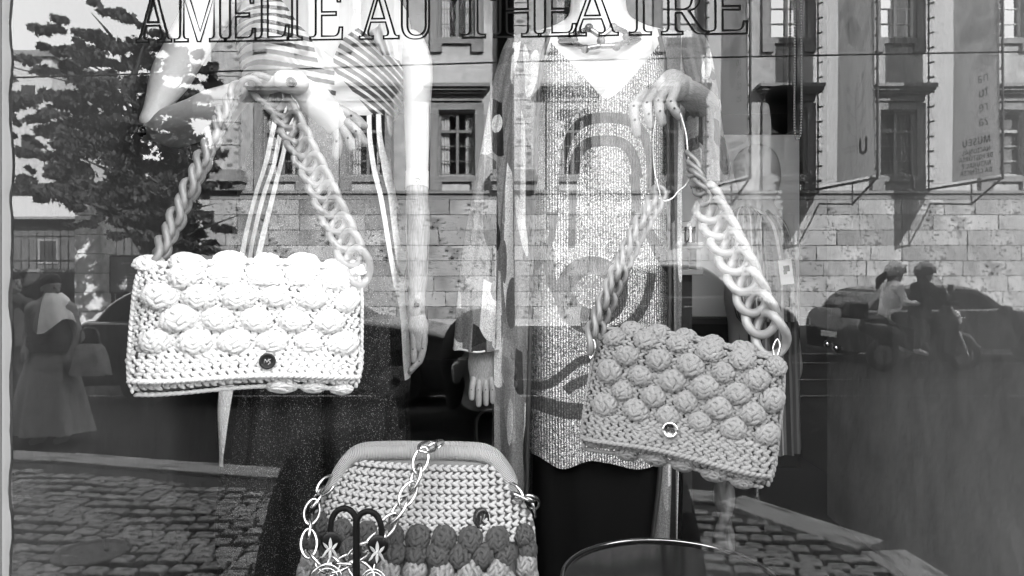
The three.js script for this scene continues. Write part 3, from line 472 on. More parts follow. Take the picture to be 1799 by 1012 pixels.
// ================================================================ THE SHOP AND ITS WINDOW
const DECK = 0.68, GZ = -GLASS;
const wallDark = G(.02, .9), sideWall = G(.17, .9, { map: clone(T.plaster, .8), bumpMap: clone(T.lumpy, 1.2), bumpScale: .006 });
{
  const room = thing('shop_room'); room.userData.kind = 'structure';
  part('floor', box(6, .1, 7, .6, DECK - .05, -4.2), G(.012, .5), room);
  part('ceiling', box(6.6, .2, 7.4, .6, 3.2, -4.1), G(.05, .9), room);
  part('back_wall', box(6.4, 3, .15, .6, 1.7, -7.3), wallDark, room);
  part('outer_wall', box(.2, 3.2, 6.6, -2.2, 1.6, -4.0), wallDark, room); part('outer_wall', box(.2, 3.2, 6.6, 3.4, 1.6, -4.0), wallDark, room);
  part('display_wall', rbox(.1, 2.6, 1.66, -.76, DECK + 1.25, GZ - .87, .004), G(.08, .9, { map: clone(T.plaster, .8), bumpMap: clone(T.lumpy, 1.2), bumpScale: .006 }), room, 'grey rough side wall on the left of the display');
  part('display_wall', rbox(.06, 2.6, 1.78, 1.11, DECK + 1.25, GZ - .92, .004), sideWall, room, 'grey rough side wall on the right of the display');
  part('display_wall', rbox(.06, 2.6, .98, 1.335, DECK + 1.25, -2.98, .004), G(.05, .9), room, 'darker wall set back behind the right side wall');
  // shop front outside
  const fr = thing('shop_front'); fr.userData.kind = 'structure';
  part('wall', box(8, DECK + .03, .3, -.3, DECK / 2 - .02, GZ - .16), G(.3, .9, { map: T.stone }), fr); part('upper_wall', box(70, 9.9, .3, 4, 8.05, GZ - .16), G(.35, .9, { map: T.plaster }), fr); part('wall', box(30, 3.1, .3, -18.9, 1.55, GZ - .16), G(.35, .9, { map: T.plaster }), fr); part('wall', box(35.2, 3.1, .3, 21.4, 1.55, GZ - .16), G(.35, .9, { map: T.plaster }), fr); part('party_wall', box(70, 10, .3, 4, 8, -9), G(.3, .9), fr); part('roof', box(70, .3, 9.4, 4, 13.1, -4.7), M.dark, fr);
  part('wall', box(3.1, 2.4, .3, -2.35, 1.88, GZ - .16), G(.35, .9, { map: T.plaster }), fr); part('wall', box(2.3, 2.4, .3, 2.45, 1.88, GZ - .16), G(.35, .9, { map: T.plaster }), fr);
}
// window: frame stile at the left, uneven bead of sealant, one big pane
const win = thing('shop_window', 'large plate glass shop window in a grey frame', 'window', V(0, 0, GZ));
{
  const x0 = X(9.5, GLASS), x1 = 1.09, y0 = DECK + .02, y1 = 3.05, fm = G(.07, .7, { bumpMap: T.lumpy, bumpScale: .002 });
  part('window_frame', [rbox(.32, y1 - y0 + .1, .018, x0 - .16, (y0 + y1) / 2, -.003, .003), rbox(.1, y1 - y0 + .1, .06, x1 + .05, (y0 + y1) / 2, .01, .004), rbox(x1 - x0, .06, .06, (x0 + x1) / 2, y1 + .01, .01, .004), rbox(x1 - x0, .05, .06, (x0 + x1) / 2, y0 - .01, .01, .004)], fm, win);
  part('sealant_bead', surf((u, v) => { const y = lerp(y0, y1, v), w = .0058 + .0022 * (fbm(y * 34, 3, 4) - .5) * 2 + .0012 * Math.sin(y * 71); return V(x0 + u * w, y, .002 + .003 * Math.sin(Math.PI * (u * .5 + .5))); }, 4, 500), G(.13, .7), win);
  const g = new THREE.PlaneGeometry(x1 - x0, y1 - y0); g.translate((x0 + x1) / 2, (y0 + y1) / 2, 0);
  part('glass_pane', g, new THREE.MeshPhysicalMaterial({ color: grey(.97), roughness: 0, transmission: 1, thickness: 0, ior: 1.76, side: THREE.DoubleSide }), win);
}
// lettering: outlined capitals painted on the glass
{
  const font = await new FontLoader().loadAsync('fonts/droid/droid_serif_regular.typeface.json');
  const t = thing('window_lettering', 'outlined black serif capitals painted across the top of the window glass', 'lettering', V(0, 0, GZ + .0008));
  const m = G(.003, .9, { specularIntensity: .1 }), L = [['A', 240, 302], ['M', 307, 397], ['É', 395, 449], ['L', 450, 508], ['I', 505, 531], ['E', 545, 602], ['A', 632, 701], ['U', 697, 763], ['T', 795, 870], ['H', 868, 950], ['É', 946, 1012], ['Â', 1000, 1086], ['T', 1090, 1160], ['R', 1162, 1242], ['E', 1245, 1313]];
  const stroke = (pts, w0, w1) => { // closed outline as a thin ribbon, heavier where it faces right
    const n = pts.length, c = []; for (let i = 0; i < n; i++) { const a = pts[(i + n - 1) % n], b = pts[i], d = pts[(i + 1) % n]; let t1 = b.clone().sub(a).normalize(), t2 = d.clone().sub(b).normalize(); const nn = new THREE.Vector2(-(t1.y + t2.y), t1.x + t2.x); if (nn.lengthSq() < 1e-6) nn.set(-t1.y, t1.x); nn.normalize(); const k = Math.min(1.6, 1 / Math.max(.45, Math.abs(nn.x * -t1.y + nn.y * t1.x))); c.push([b, nn, k]); }
    const pos = [], idx = []; c.forEach(([p, q, k]) => { const w = (w0 + w1 * Math.max(0, Math.abs(q.x) - .3)) * k / 2; pos.push(p.x + q.x * w, p.y + q.y * w, 0, p.x - q.x * w, p.y - q.y * w, 0); });
    for (let i = 0; i < n; i++) { const j = (i + 1) % n; idx.push(2 * i, 2 * i + 1, 2 * j, 2 * i + 1, 2 * j + 1, 2 * j); }
    const g = new THREE.BufferGeometry(); g.setAttribute('position', new THREE.Float32BufferAttribute(pos, 3)); g.setIndex(idx); g.computeVertexNormals(); return g;
  };
  for (const [ch, a, b] of L) {
    const shapes = font.generateShapes(ch, 1), bb = new THREE.Box2(); shapes.forEach((s) => s.getPoints(8).forEach((p) => bb.expandByPoint(p)));
    const ref = new THREE.Box2(); font.generateShapes({ 'É': 'E', 'Â': 'A' }[ch] ?? ch, 1).forEach((s) => s.getPoints(8).forEach((p) => ref.expandByPoint(p)));
    const base = (x) => 75 - (x - 240) * 16 / 1072, sxx = (b - a) / (ref.max.x - ref.min.x), syy = 63 / .715;
    const map = (p) => { const px = a + (p.x - ref.min.x) * sxx; return new THREE.Vector2(X(px, GLASS), Y(base(px) - p.y * syy, GLASS)); };
    const gs = []; const clean = (q) => { const r = q.map(map).filter((p, i, z) => !i || p.distanceTo(z[i - 1]) > 1e-5); if (r[0].distanceTo(r[r.length - 1]) < 1e-5) r.pop(); return r; };
    for (const s of shapes) { gs.push(stroke(clean(s.getPoints(10)), .0012, .0013)); s.holes.forEach((h) => gs.push(stroke(clean(h.getPoints(10)), .0012, .0013))); }
    part('letter', gs, m, t);
  }
}
// pale panel, shelf with plaque and cup, deep in the shop
{
  const d = 3.15, pn = thing('pale_screen', 'pale panel standing behind the jacketed mannequin', 'panel', V(0, 0, -d));
  const x0 = X(1150, d), x1 = X(1402, d), y0 = Y(556, d), y1 = Y(238, d); part('board', rbox(x1 - x0, y1 - y0, .04, (x0 + x1) / 2, (y0 + y1) / 2, 0, .006), G(.8, .8), pn); part('shelf_edge', rbox(x1 - x0 + .02, .025, .12, (x0 + x1) / 2, y0 - .014, .04, .003), M.dark, pn); part('plinth', box(x1 - x0, y0 - DECK - .03, .04, (x0 + x1) / 2, (y0 + DECK) / 2 - .014, 0), G(.012, .8), pn);
  const e = 2.5, sh = thing('wall_shelf', 'narrow pale shelf unit behind the dark link chain', 'shelf', V(0, 0, -e - .06)); const a = X(1180, e), b = X(1235, e);
  part('shelf_board', rbox(b - a, .02, .14, (a + b) / 2, Y(431, e), 0, .003), G(.6, .6), sh); part('upright', box(.015, .07, .1, a + .012, Y(455, e), 0), G(.6, .6), sh); part('upright', box(.015, .07, .1, b - .012, Y(455, e), 0), G(.6, .6), sh); part('stand_column', box(.05, Y(478, e) - DECK - .01, .05, (a + b) / 2, (Y(478, e) + DECK) / 2 - .005, 0), M.dark, sh); part('shelf_board', rbox(b - a, .02, .14, (a + b) / 2, Y(478, e), 0, .003), G(.5, .6), sh); part('back_card', box(b - a - .05, .07, .01, (a + b) / 2, Y(452, e), -.04), G(.2, .8), sh);
  const cup = thing('metal_cup', 'straight shiny metal cup on the narrow shelf', 'cup', P(1212, 427, e - .04)); part('cup_body', new THREE.LatheGeometry([[.001, 0], [.017, 0], [.018, .003], [.0185, .052], [.02, .054], [.0185, .054], [.017, .004], [.001, .004]].map((q) => new THREE.Vector2(...q)), 32), M.chrome, cup);
  const pq = thing('plaque', 'little white plaque with dark lettering and four screws', 'sign', P(1193, 399, e + .02));
  const pt = canvasTex(256, 128, (g) => { g.fillStyle = css(.75); g.fillRect(0, 0, 256, 128); g.fillStyle = css(.03); g.textAlign = 'center'; g.font = 'bold 26px sans-serif'; g.fillText('RUE', 128, 40); g.fillText('ANDRÉ', 128, 74); g.fillText('ANTOINE', 128, 108); });
  part('plate', rbox(.084, .042, .006, 0, 0, 0, .002), M.dark, pq); const pf = new THREE.PlaneGeometry(.08, .038); pf.translate(0, 0, .0045); part('plate_face', pf, G(1, .4, { map: pt }), pq);
  for (const sx of [-1, 1]) for (const sy of [-1, 1]) part('screw', (() => { const s = cyl(.0015, .0015, .003, 0, 0, 0, 8); s.rotateX(Math.PI / 2); s.translate(sx * .036, sy * .015, .006); return s; })(), M.dark, pq);
  // standoff studs on the right wall
  for (const [px, py, l] of [[1461, 604, 'upper of two small shiny metal studs on the right side wall'], [1477, 611, 'lower of two small shiny metal studs on the right side wall']]) { const D = 1.08 / ((px - CX) / FPX), s = thing('wall_stud', l, 'stud', P(px, py, D), 'studs on the side wall'); const c = cyl(.006, .006, .03, 0, 0, 0, 16); c.rotateZ(Math.PI / 2); part('stem', c, M.steel, s); const h = new THREE.SphereGeometry(.012, 16, 10); h.translate(-.015, 0, 0); part('stud_head', h, M.chrome, s); }
  // cord tube in the dark gap, twisted column, lantern, bead string
  const cs = thing('rail', 'thin bent metal rail in the dark gap beside the coat', 'rail', V(0, 0, 0)); part('tube', sweep([P(838, 800, 2.4), P(838, 735, 2.4), P(850, 722, 2.4), P(885, 721, 2.4)], .007, 30, 10), G(.1, .3, { metalness: .8 }), cs); part('foot', cyl(.03, .02, .03, P(838, 800, 2.4).x, DECK + .015, -2.4), M.dark, cs); part('tube_leg', cyl(.007, .007, P(838, 800, 2.4).y - DECK, P(838, 800, 2.4).x, (P(838, 800, 2.4).y + DECK) / 2, -2.4, 10), G(.1, .3, { metalness: .8 }), cs);
  const tw = thing('twisted_column', 'dark wooden twisted column below the grey bag', 'column', V(X(1272, 1.9), DECK, -1.9)); const ht = Y(800, 1.9) - DECK;
  part('shaft', surf((u, v) => { const aa = u * Math.PI * 2, r = .021 + .007 * Math.sin(2 * aa + v * ht * 55); return V(Math.cos(aa) * r, v * ht, Math.sin(aa) * r); }, 36, 90, true), G(.12, .4, { map: T.wood }), tw); part('base', new THREE.LatheGeometry([[.001, 0], [.05, 0], [.05, .02], [.03, .035], [.024, .05]].map((q) => new THREE.Vector2(...q)), 32), G(.06, .4), tw); part('top', cyl(.09, .09, .02, 0, ht + .01, 0, 40), G(.04, .4), tw);
  const D3 = 12, K3 = 12 / 1.7, ln = thing('hanging_lantern', 'dark rounded lantern hanging from a thin rod before the palace window', 'lantern', Q(1377, 195, D3)); ln.scale.setScalar(K3);
  const prof = [[.001, .058], [.02, .057], [.034, .05], [.0405, .038], [.041, .026], [.033, .014], [.03, -.01], [.027, -.03], [.02, -.045], [.001, -.054]];
  part('lantern_body', surf((u, v) => { const [r, y] = table(prof.map(([a, b], i) => [i / 9, a, b]), v), aa = u * 6.2832, k = r * (1 + .1 * (fbm(u * 24, v * 14, 3, 24, 8) - .5)); return V(Math.cos(aa) * k, y, Math.sin(aa) * k * .8); }, 60, 50, true), G(.01, .9), ln); part('rod', [cyl(.0012, .0012, 1.0, 0, .55, 0, 8), box(.008, .002, .002, 0, .095, 0)], M.dark, ln);
  const B = .694, bead = thing('bead_string', 'long loop of small black beads hanging close before the glass', 'bead string', V(0, 0, 0)), bs = new THREE.SphereGeometry(.00115, 10, 8), bm = [];
  const bp = [P(1399, -260, B), P(1397, 0, B), P(1396, 120, B), P(1396, 225, B), P(1398, 241, B), P(1401.5, 245, B), P(1405, 241, B), P(1407, 225, B), P(1408, 120, B), P(1407, 0, B), P(1405, -260, B)], bc = new THREE.CatmullRomCurve3(bp, false, 'centripetal'), bn = Math.round(bc.getLength() / .0026);
  for (let i = 0; i < bn; i++) bm.push(new THREE.Matrix4().setPosition(bc.getPointAt(i / bn))); stuff('beads', bs, G(.008, .15), bm, bead); part('thread', sweep(bp, .0003, 80, 4), M.dark, bead); 
}
// ---------------------------------------------------------------- mannequins
const mWhite = G(.54, .45), mWood = G(.34, .5, { map: clone(T.wood, 6, 3) }), bolt = G(.1, .25, { metalness: .9 });
// one wooden finger: jointed segments along points
function finger(parent, pts, r) {
  const gs = []; for (let i = 0; i < pts.length - 1; i++) { const a = pts[i], b = pts[i + 1], k = r * (1 - i * .08); gs.push(limb([[a.clone().lerp(b, .04), k], [a.clone().lerp(b, .5), k * 1.03], [a.clone().lerp(b, .96), k * .88]], { n: 12, m: 8 })); }
  const f = part('finger', gs, mWood, parent);
  const j = []; for (let i = 1; i < pts.length - 1; i++) { const s = new THREE.SphereGeometry(r * .22, 8, 6); s.translate(pts[i].x - r * .1, pts[i].y, pts[i].z + r * .86); j.push(s); } if (j.length) part('joint_pin', j, M.dark, f); return f;
}
const disc = (c, r, n = V(0, 0, 1), h = .004) => { const g = new THREE.LatheGeometry([[.0001, h], [r * .3, h], [r * .42, h * .4], [r * .6, h * .4], [r * .72, h], [r * .95, h], [r, h * .6], [r, -h]].map((a) => new THREE.Vector2(...a)), 24); g.applyQuaternion(new THREE.Quaternion().setFromUnitVectors(V(0, 1, 0), n)); g.translate(c.x, c.y, c.z); return g; };

// ---- left mannequin: striped top, black trousers with side stripes
{
  const D = 1.55, m = thing('mannequin', 'white mannequin with wooden hands wearing striped top and sparkly black trousers', 'mannequin', V(X(570, D), DECK, -D));
  const put = (o) => { o.position.sub(m.position); return o; };
  const body = [[-170, 545, 625, .05], [-110, 545, 622, .05], [-70, 538, 632, .05, -.005], [-40, 500, 660, .07], [-12, 440, 690, .09], [20, 424, 714, .1], [60, 424, 722, .115], [110, 430, 720, .12], [150, 440, 716, .115], [200, 472, 692, .1], [240, 478, 674, .1], [330, 445, 690, .12], [420, 430, 706, .125], [600, 420, 700, .11]];
  put(part('body', bodyLoft(body, D, { nv: 90 }), mWhite, m));
  // striped top
  const cw = 1024, ch = 640, fx = 400, fw = 340, fy = 10, fh = 212.5, k = cw / fw;
  const topTex = canvasTex(cw, ch, (g) => {
    g.scale(k, ch / fh); g.translate(-fx, -fy); g.fillStyle = css(.78); g.fillRect(380, 0, 400, 260); g.strokeStyle = css(.07); g.lineWidth = 6.8;
    for (let i = -3; i < 14; i++) { const y = 22 + i * 15; g.beginPath(); g.moveTo(395, y + 22); g.bezierCurveTo(450, y - 2, 500, y + 12, 612, y + 30); g.stroke(); }
    g.fillStyle = css(.78); g.beginPath(); g.moveTo(548, 0); g.lineTo(612, 152); g.lineTo(760, 300); g.lineTo(760, 0); g.fill();
    g.save(); g.beginPath(); g.moveTo(596, 86); g.lineTo(612, 152); g.lineTo(740, 300); g.lineTo(780, 0); g.lineTo(596, 0); g.clip();
    for (let i = -4; i < 12; i++) { const y = 60 + i * 13.5; g.beginPath(); g.moveTo(590, y); g.bezierCurveTo(640, y + 24, 690, y + 46, 745, y + 118); g.stroke(); } g.restore();
    g.fillStyle = css(.72); g.beginPath(); g.moveTo(536, 10); g.lineTo(562, 10); g.lineTo(604, 86); g.lineTo(614, 150); g.lineTo(588, 142); g.lineTo(572, 78); g.fill();
  });
  const uvTop = (u, v, p) => [(p.x / D * FPX + CX - fx) / fw, 1 - (HOR - (p.y - EYE) / D * FPX - fy) / fh];
  const topR = body.map((r) => [r[0], r[1] - 3, r[2] + 3, r[3] + .012, r[4] ?? 0]);
  put(part('striped_top', surf((u, v) => {
    const a = u * Math.PI * 2, c = Math.cos(a), s = Math.sin(a), front = Math.max(0, s), cx = c, yTop = s > 0 ? table([[420, 46], [480, 37], [537, 35], [562, 82], [600, 138], [616, 112], [645, 88], [704, 120], [724, 150]], 573 + 147 * cx, false)[0] : 60, yBot = 214 - 60 * sm(.2, -.5, cx) * front - 6 * Math.cos(a * 3);
    const y = lerp(yTop, yBot, v), [l, r, hz, dz] = table(topR, y), e = 2 / 2.3, p = P((l + r) / 2, y, D); const bust = front * (.035 * Math.exp(-(((y - 95) / 38) ** 2)) * (Math.exp(-(((cx + .45) / .3) ** 2)) + Math.exp(-(((cx - .5) / .3) ** 2)))) + .003 * Math.sin(y * .22 + cx * 6);
    p.x += Math.sign(c) * Math.abs(c) ** e * (r - l) / 2 / FPX * D; p.z += Math.sign(s) * Math.abs(s) ** e * hz + dz + bust; return p;
  }, 96, 40, true, uvTop), G(1, .85, { map: topTex, bumpMap: clone(T.cloth, 6), bumpScale: .0006 }), m));
  // sash over the shoulder
  put(part('shoulder_sash', surf((u, v) => { const a = P(lerp(690, 664, v), lerp(42, 112, v), 1.4), n = lerp(0, 44, u); const p = P(lerp(648, 672, v) + n * (1 - .3 * v), lerp(60, 98, v) - (1 - v) * n * .5 + 10 * u * v, 1.415); p.z += .02 * Math.sin(u * Math.PI) + .004 * Math.sin(u * 14); return p; }, 16, 20), mWhite, m));
  // trousers
  const tr = [[196, 474, 684, .108], [230, 461, 684, .108], [270, 449, 684, .115], [320, 435, 692, .128], [360, 426, 698, .132], [420, 415, 708, .135], [470, 408, 712, .135], [560, 401, 717, .135], [690, 394, 718, .14], [820, 392, 719, .145], [1012, 392, 720, .15], [1170, 378, 722, .155]];
  const tfx = 370, tfw = 360, tfy = 190, tfh = 980, tw = 720, th = 1960;
  const trTex = canvasTex(tw, th, (g) => {
    g.scale(tw / tfw, th / tfh); g.translate(-tfx, -tfy); g.fillStyle = css(.013); g.fillRect(300, 0, 500, 1300);
    const L = [[196, 482, 500, 518], [240, 473, 488, 503], [300, 462, 480, 494], [340, 450, 468, 486], [440, 428, 444, 460], [560, 406, 420, 432], [690, 387, 396, 404], [800, 378, 382, 386]], Rr = [[190, 650, 664, 678], [240, 652, 666, 680], [300, 660, 674, 688], [340, 669, 683, 697], [440, 687, 698, 709], [560, 703, 709, 715], [680, 711, 715, 719], [760, 718, 722, 726]];
    for (const [rows, kx] of [[L, .925], [Rr, .955]]) for (const r of rows) { r[0] = HOR + (r[0] - HOR) * .94; for (let i = 1; i < 4; i++) r[i] = CX + (r[i] - CX) * kx; }
    for (const rows of [L, Rr]) { g.strokeStyle = css(.004); g.lineWidth = 44; g.beginPath(); rows.forEach((r, i) => g[i ? 'lineTo' : 'moveTo'](r[2], r[0])); g.stroke(); g.strokeStyle = css(.85); for (const c of [1, 2, 3]) { g.beginPath(); for (let y = 190; y < (rows === L ? 800 : 668); y += 6) { const q = table(rows, y); g[y > 190 ? 'lineTo' : 'moveTo'](q[c - 1], y); } g.lineWidth = rows === L ? 8.5 : 7; g.stroke(); } }
    g.fillStyle = css(.006); g.fillRect(722, 180, 60, 1100);
  }, (d, w, h) => { const r = rng(3); for (let i = 0; i < d.length; i += 4) { const q = r(); const f = d[i] > 120 ? .85 + .3 * q : .5 + q + (q > .985 ? 7 : q > .95 ? 2 : 0); for (let c = 0; c < 3; c++) d[i + c] = Math.min(255, d[i + c] * f); } });
  const uvTr = (u, v, p) => [(p.x / D * FPX + CX - tfx) / tfw, 1 - (HOR - (p.y - EYE) / D * FPX - tfy) / tfh];
  put(part('trousers', bodyLoft(tr, D, { nu: 120, nv: 120, pow: 2.6, uv: uvTr, bump: (a, y, sx, sz) => { const f = sm(430, 680, y); return -.05 * f * Math.exp(-(((sx - .23) / .06) ** 2)) * Math.abs(sz) + .006 * f * Math.sin(sx * 17 + 2) + .004 * Math.sin(y * .03 + sx * 8) + .004 * sm(300, 500, y) * Math.sin(sx * 31 + y * .01); } }), GP(1, .55, { map: trTex, bumpMap: clone(T.fine, 4), bumpScale: .002, specularIntensity: .15 }), m));
  part('stand_base', cyl(.16, .15, .015, 0, .008, 0, 40), M.chrome, m); part('stand_pole', cyl(.012, .012, .5, 0, .25, 0, 16), M.chrome, m);
  // hanging arm at the right: white upper arm, wooden forearm, bolted joints
  put(part('arm', limb([[P(722, 78, 1.53), .03], [P(732, 110, 1.52), .032], [P(733, 220, 1.5), .026], [P(733, 306, 1.48), .022]], { n: 24 }), mWhite, m, 'white upper arm hanging down'));
  put(part('elbow_joint', [limb([[P(733, 302, 1.48), .0235], [P(733, 332, 1.47), .0235]], { n: 24, m: 6, cap: false }), disc(P(733, 318, 1.452), .008)], mWhite, m));
  put(part('forearm', limb([[P(733, 330, 1.47), .022], [P(734, 400, 1.46), .024], [P(734, 480, 1.45), .0195], [P(732, 524, 1.44), .016]], { n: 24 }), mWood, m));
  put(part('wrist_joint', limb([[P(732, 524, 1.44), .0165], [P(732, 546, 1.44), .0165]], { n: 24, m: 6 }), mWood, m)); put(part('wrist_bolt', disc(P(732, 536, 1.421), .005), bolt, m));
  const hand = put(part('hand', limb([[P(733, 550, 1.44), .015], [P(735, 575, 1.435), .02], [P(736, 606, 1.435), .016]], { n: 24, flat: .7 }), mWood, m));
  for (const pts of [[[727, 588], [727, 613], [727, 634]], [[745, 590], [744, 612], [738, 634], [722, 650]], [[736, 590, 1.46], [736, 616, 1.46], [731, 640, 1.45], [720, 654, 1.44]]]) finger(hand, pts.map(([a, b, c = 1.43]) => P(a, b, c)), .0075);
  // bent arm at the left: upper arm to elbow, forearm forward across the waist, white hand
  put(part('arm', limb([[P(420, -60, 1.5), .045], [P(372, 10, 1.47), .043], [P(308, 120, 1.4), .037], [P(262, 212, 1.33), .017]], { n: 28 }), mWhite, m, 'white upper arm angled out to the elbow'));
  put(part('elbow_bolt', [disc(P(251, 229, 1.29), .008), limb([[P(252, 230, 1.31), .012], [P(256, 226, 1.33), .012]], { m: 6 })], bolt, m));
  put(part('forearm', limb([[P(262, 232, 1.32), .017], [P(310, 222, 1.27), .036], [P(370, 198, 1.2), .035], [P(430, 160, 1.14), .018], [P(492, 146, 1.09), .012]], { n: 28, m: 40 }), mWhite, m));
  put(part('wrist_joint', limb([[P(500, 143, 1.08), .017], [P(522, 146, 1.08), .017]], { n: 24, m: 8 }), mWhite, m)); put(part('wrist_bolt', disc(P(512, 144, 1.058), .007), bolt, m));
  const h2 = put(part('hand', limb([[P(524, 150, 1.09), .017], [P(555, 178, 1.11), .025], [P(590, 215, 1.14), .021], [P(604, 230, 1.15), .014]], { n: 28, flat: .7 }), mWhite, m));
  for (const pts of [[[588, 215], [594, 250], [590, 275]], [[600, 222], [614, 244], [618, 262]], [[610, 215], [628, 232], [640, 252]], [[590, 190], [620, 205], [640, 222]]]) finger(h2, pts.map(([a, b]) => P(a, b, 1.14)), .0085);
}
// ---- right mannequin: lurex knit dress under a patchwork coat, dark trousers
{
  const D = 1.5, m = thing('mannequin', 'white mannequin in glittering ring patterned knit dress and open patchwork coat', 'mannequin', V(X(1055, D), DECK, -D));
  const put = (o) => { o.position.sub(m.position); return o; };
  const body = [[-170, 1005, 1098, .055], [-60, 1008, 1094, .05], [0, 1003, 1098, .05], [36, 994, 1108, .055], [58, 955, 1148, .07], [74, 905, 1205, .085], [100, 905, 1208, .1], [150, 940, 1172, .11], [200, 948, 1162, .11], [320, 965, 1150, .1], [450, 950, 1165, .11], [620, 955, 1160, .1]];
  put(part('body', bodyLoft(body, D, { nv: 90 }), mWhite, m));
  const dr = [[60, 950, 1164, .112], [110, 944, 1168, .125], [170, 941, 1169, .135], [300, 937, 1170, .13], [450, 932, 1172, .132], [560, 929, 1176, .135], [680, 927, 1182, .14], [800, 926, 1190, .145]];
  const fx = 915, fw = 290, fy = 90, fh = 725, tw = 1024, th = 2048;
  const tex1 = canvasTex(tw, th, (g) => {
    g.scale(tw / fw, th / fh); g.translate(-fx, -fy); g.fillStyle = css(.66); g.fillRect(900, 0, 400, 900);
    const S2 = (v0, w, f, v = v0 < .25 ? v0 * .24 : v0 * 1.6) => { g.strokeStyle = css(v); g.lineWidth = w; g.beginPath(); f(); g.stroke(); };
    const arch = (l, r, t, b) => { g.moveTo(l, b); g.lineTo(l + 2, t + (r - l) * .55); g.bezierCurveTo(l + 4, t + 4, l + (r - l) * .25, t, (l + r) / 2, t); g.bezierCurveTo(r - (r - l) * .25, t, r - 4, t + 4, r - 2, t + (r - l) * .55); g.lineTo(r, b); };
    S2(.13, 17, () => arch(983, 1124, 232, 350)); S2(.42, 11, () => arch(991, 1114, 246, 420)); S2(.1, 17, () => arch(996, 1103, 268, 330)); S2(.2, 11, () => arch(996, 1103, 268, 440));
    S2(.1, 16, () => { g.moveTo(1095, 320); g.bezierCurveTo(1104, 360, 1098, 400, 1094, 420); });
    S2(.12, 24, () => { g.moveTo(915, 480); g.bezierCurveTo(950, 455, 960, 430, 962, 380); }); S2(.4, 14, () => { g.moveTo(925, 455); g.bezierCurveTo(965, 420, 955, 395, 945, 370); });
    S2(.12, 26, () => { g.moveTo(1190, 480); g.bezierCurveTo(1150, 470, 1140, 440, 1120, 405); }); S2(.5, 14, () => { g.moveTo(1190, 455); g.bezierCurveTo(1160, 445, 1150, 425, 1130, 400); });
    S2(.5, 13, () => { g.moveTo(972, 430); g.bezierCurveTo(970, 520, 1000, 555, 1045, 556); g.bezierCurveTo(1080, 556, 1105, 530, 1108, 470); }); S2(.24, 16, () => { g.moveTo(960, 440); g.bezierCurveTo(958, 530, 990, 575, 1045, 574); g.bezierCurveTo(1090, 574, 1120, 540, 1126, 480); });
    S2(.245, 30, () => { g.ellipse(1028, 510, 42, 42, 0, 0, 7); }); g.fillStyle = css(.3); g.beginPath(); g.ellipse(1028, 508, 26, 24, 0, 0, 7); g.fill();
    S2(.42, 16, () => { g.moveTo(938, 650); g.bezierCurveTo(975, 640, 985, 560, 948, 500); }); S2(.24, 14, () => { g.moveTo(915, 668); g.bezierCurveTo(985, 680, 985, 600, 1050, 620); });
    S2(.22, 26, () => { g.moveTo(915, 690); g.bezierCurveTo(980, 705, 1060, 706, 1200, 700); }); S2(.24, 16, () => { g.moveTo(985, 670); g.bezierCurveTo(1020, 640, 1060, 640, 1090, 660); });
  }, (d, w, h) => { // lurex: bright metal threads scattered in vertical ribs
    const r = rng(9); for (let y = 0; y < h; y += 4) for (let x = 0; x < w; x += 4) { const q = r(), rib = .7 + .3 * Math.sin(x * .42), f = (q > .8 ? 1.7 : q < .28 ? .34 : .7 + q * .4) * rib; const hh = 3 + (hashA(x, y, 2) > .5 ? 1 : 0); for (let j = 0; j < 4; j++) for (let i = 0; i < 4; i++) { const o = ((y + j) * w + x + i) * 4, ff = f * (j < hh ? 1 : .7); for (let c = 0; c < 3; c++) d[o + c] = Math.min(255, d[o + c] * ff); } }
  });
  const rib = tex(256, (x, y) => .5 + .35 * Math.sin(x * 2 * Math.PI * 16) + .3 * (vnoise(x * 64, y * 64, 64, 4) - .5)); rib.repeat.set(4, 10);
  const uvD = (u, v, p) => [(p.x / D * FPX + CX - fx) / fw, 1 - (HOR - (p.y - EYE) / D * FPX - fy) / fh];
  put(part('knit_dress', surf((u, v) => {
    const a = u * Math.PI * 2, c = Math.cos(a), s = Math.sin(a), f = Math.max(0, s), vx = Math.abs(c + .02);
    const yTop = s > 0 ? lerp(205, 96, Math.min(1, vx / .78)) - 36 * sm(.78, 1, vx) : 90, yBot = 787 + 8 * f * Math.cos((c * 130 + 72) / 110 * 6.2832), y = lerp(yTop, yBot, v), [l, r, hz] = table(dr, y), e = 2 / 2.5;
    const p = P((l + r) / 2, y, D); const b = .006 * sm(450, 800, y) * Math.sin(c * 11 + 1) + .003 * Math.sin(c * 6 + y * .012) + f * .02 * Math.exp(-(((y - 170) / 50) ** 2)) * (Math.exp(-(((c + .45) / .3) ** 2)) + Math.exp(-(((c - .45) / .3) ** 2)));
    p.x += Math.sign(c) * Math.abs(c) ** e * (r - l) / 2 / FPX * D; p.z += Math.sign(s) * Math.abs(s) ** e * hz + b; return p;
  }, 128, 120, true, uvD), GP(1, .5, { map: tex1, bumpMap: rib, bumpScale: .0025, sheen: .3, sheenColor: grey(.5) }), m));
  put(part('trousers', bodyLoft([[600, 950, 1160, .1], [800, 932, 1185, .12], [1012, 930, 1190, .125], [1190, 928, 1190, .125]], D, { pow: 2.6, bump: (a, y, sx) => .006 * Math.sin(sx * 14) - .03 * Math.exp(-(((sx - .1) / .08) ** 2)) }), G(.004, .95, { specularIntensity: .1 }), m));
  part('stand_base', cyl(.17, .16, .015, 0, .008, 0, 40), M.chrome, m);
